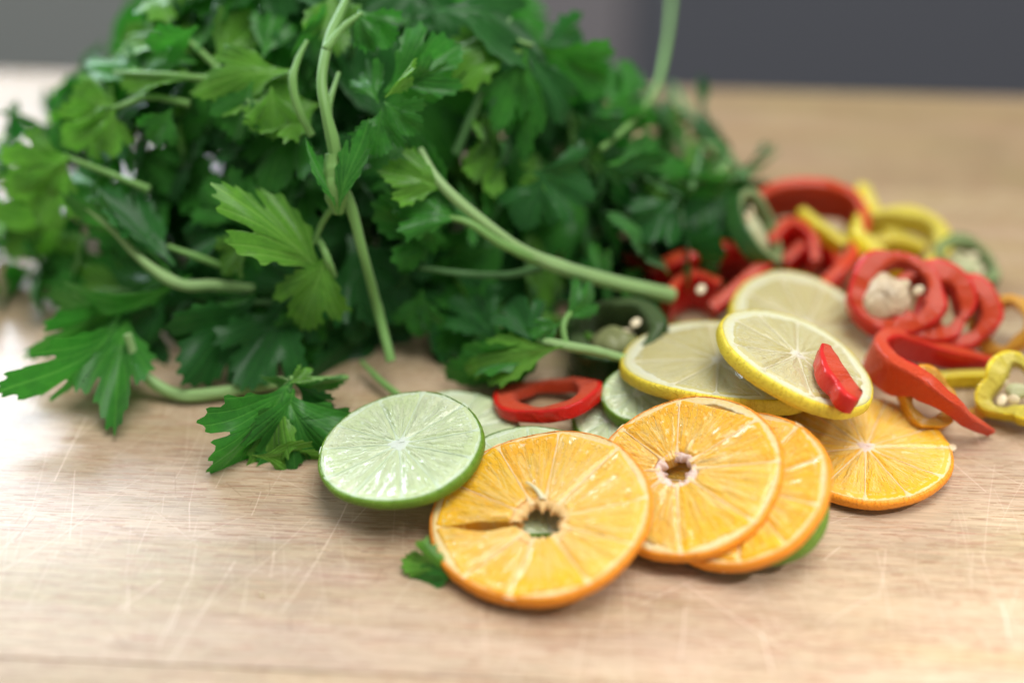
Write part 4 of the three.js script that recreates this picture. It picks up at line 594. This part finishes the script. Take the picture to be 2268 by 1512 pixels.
// --- the rest of the bunch: sprigs that fill the heap
const FILL = [
  ['parsley sprig along the left flank of the bunch, over the sheen on the board', 120, 480, -0.195, -0.125], ['parsley sprig deep in the left of the bunch, behind the glossy leaves', 330, 620, -0.125, -0.06], ['parsley sprig filling the upper left of the bunch below the cupped leaf', 420, 330, -0.13, -0.07], ['parsley sprig behind the pale sheath in the middle of the bunch', 700, 420, -0.07, -0.01],
  ['parsley sprig low in the middle of the bunch, above the dark gap over the board', 640, 700, -0.10, -0.03], ['parsley sprig in the shade beneath the thick cut stalk', 1080, 680, -0.02, 0.03], ['parsley sprig at the top middle of the bunch, behind the upright stalk', 880, 200, -0.06, 0.01],
  ['dark parsley sprig right of centre, above the thick cut stalk', 1180, 480, 0.0, 0.05], ['parsley sprig at the right flank of the bunch, next to the red peppers', 1400, 480, 0.035, 0.078],
];
{
  const r = rng(4242), c = HEAP.c, S = HEAP.s;
  FILL.forEach(([label, px, py, xa, xb], q) => {
    const T = thing('parsley_sprig', label, 'parsley'); T.position.set((xa + xb) / 2, 0.004, c.z);
    const foot = V((xa + xb) / 2, 0.012, c.z + 0.02), stemEnds = [];
    for (let k = 0; k < (q ? 3 : 1); k++) { const ex = lerp(xa, xb, r()), en = clamp((ex - c.x) / S.x, -1, 1), e = V(ex, (0.05 + r() * 0.045) * (1 - 0.65 * smooth(0.1, 0.95, en) - 0.6 * smooth(0.35, 1, -en)), c.z + (r() - 0.4) * 0.08), m = foot.clone().lerp(e, 0.5).add(V((r() - 0.5) * 0.03, 0.012, (r() - 0.5) * 0.02)); stemEnds.push(e); mesh('stem', stemGeo([foot, m, e].map((p) => p.clone().sub(T.position)), [0.0016, 0.0013, 0.0008], k), r() < 0.6 ? darkStemMat : stemMat, T); }
    for (let k = 0; k < (q < 3 ? 66 : 50); k++) {
      let x = lerp(xa, xb, -0.15 + 1.3 * r()), nx = (x - c.x) / S.x; nx = clamp(nx, -0.97, 0.97); x = c.x + nx * S.x;
      const a = rad(-15 + 165 * Math.pow(r(), 0.9)), m = Math.sqrt(1 - nx * nx) * (0.55 + 0.42 * r()), flat = 1 - 0.58 * smooth(0.0, 0.95, nx) - 0.85 * smooth(0.22, 0.98, -nx);
      const p = V(x, Math.max(0.006, c.y + Math.sin(a) * m * S.y * flat), c.z + Math.cos(a) * m * S.z);
      const n = V(nx / S.x * 0.7, (p.y - c.y) / S.y ** 2 * S.y, (p.z - c.z) / S.z ** 2 * S.z).normalize().add(V(r() - 0.5, r() * 0.6, r() - 0.5).multiplyScalar(1.1)).normalize();
      const t = V(r() - 0.5 + nx * 0.5, r() * 0.7 - 0.45, r() - 0.3).addScaledVector(n, 0); t.addScaledVector(n, -t.dot(n)).normalize();
      const len = 0.02 + r() * 0.019, tip = p.clone().addScaledVector(t, len); if (tip.y < 0.003) tip.y = 0.003 + r() * 0.004;
      const z = n.clone(), y = tip.clone().sub(p).normalize(); z.addScaledVector(y, -z.dot(y)).normalize();
      const mm = mesh('leaf', leafGeo(len, { width: 0.65 + r() * 0.4, fold: 0.1 + r() * 0.4, curl: 0.1 + r() * 0.6, twist: (r() - 0.5) * 0.5, seed: leafSeed++ }), leafTex[['dark', 'mid', 'dark', 'mid', 'bright'][(r() * 5) | 0] + 'Mat'], T);
      mm.matrix.makeBasis(y.clone().cross(z), y, z); mm.quaternion.setFromRotationMatrix(mm.matrix); mm.position.copy(p).sub(T.position);
    }
  });
}
renderer.render(scene, camera);
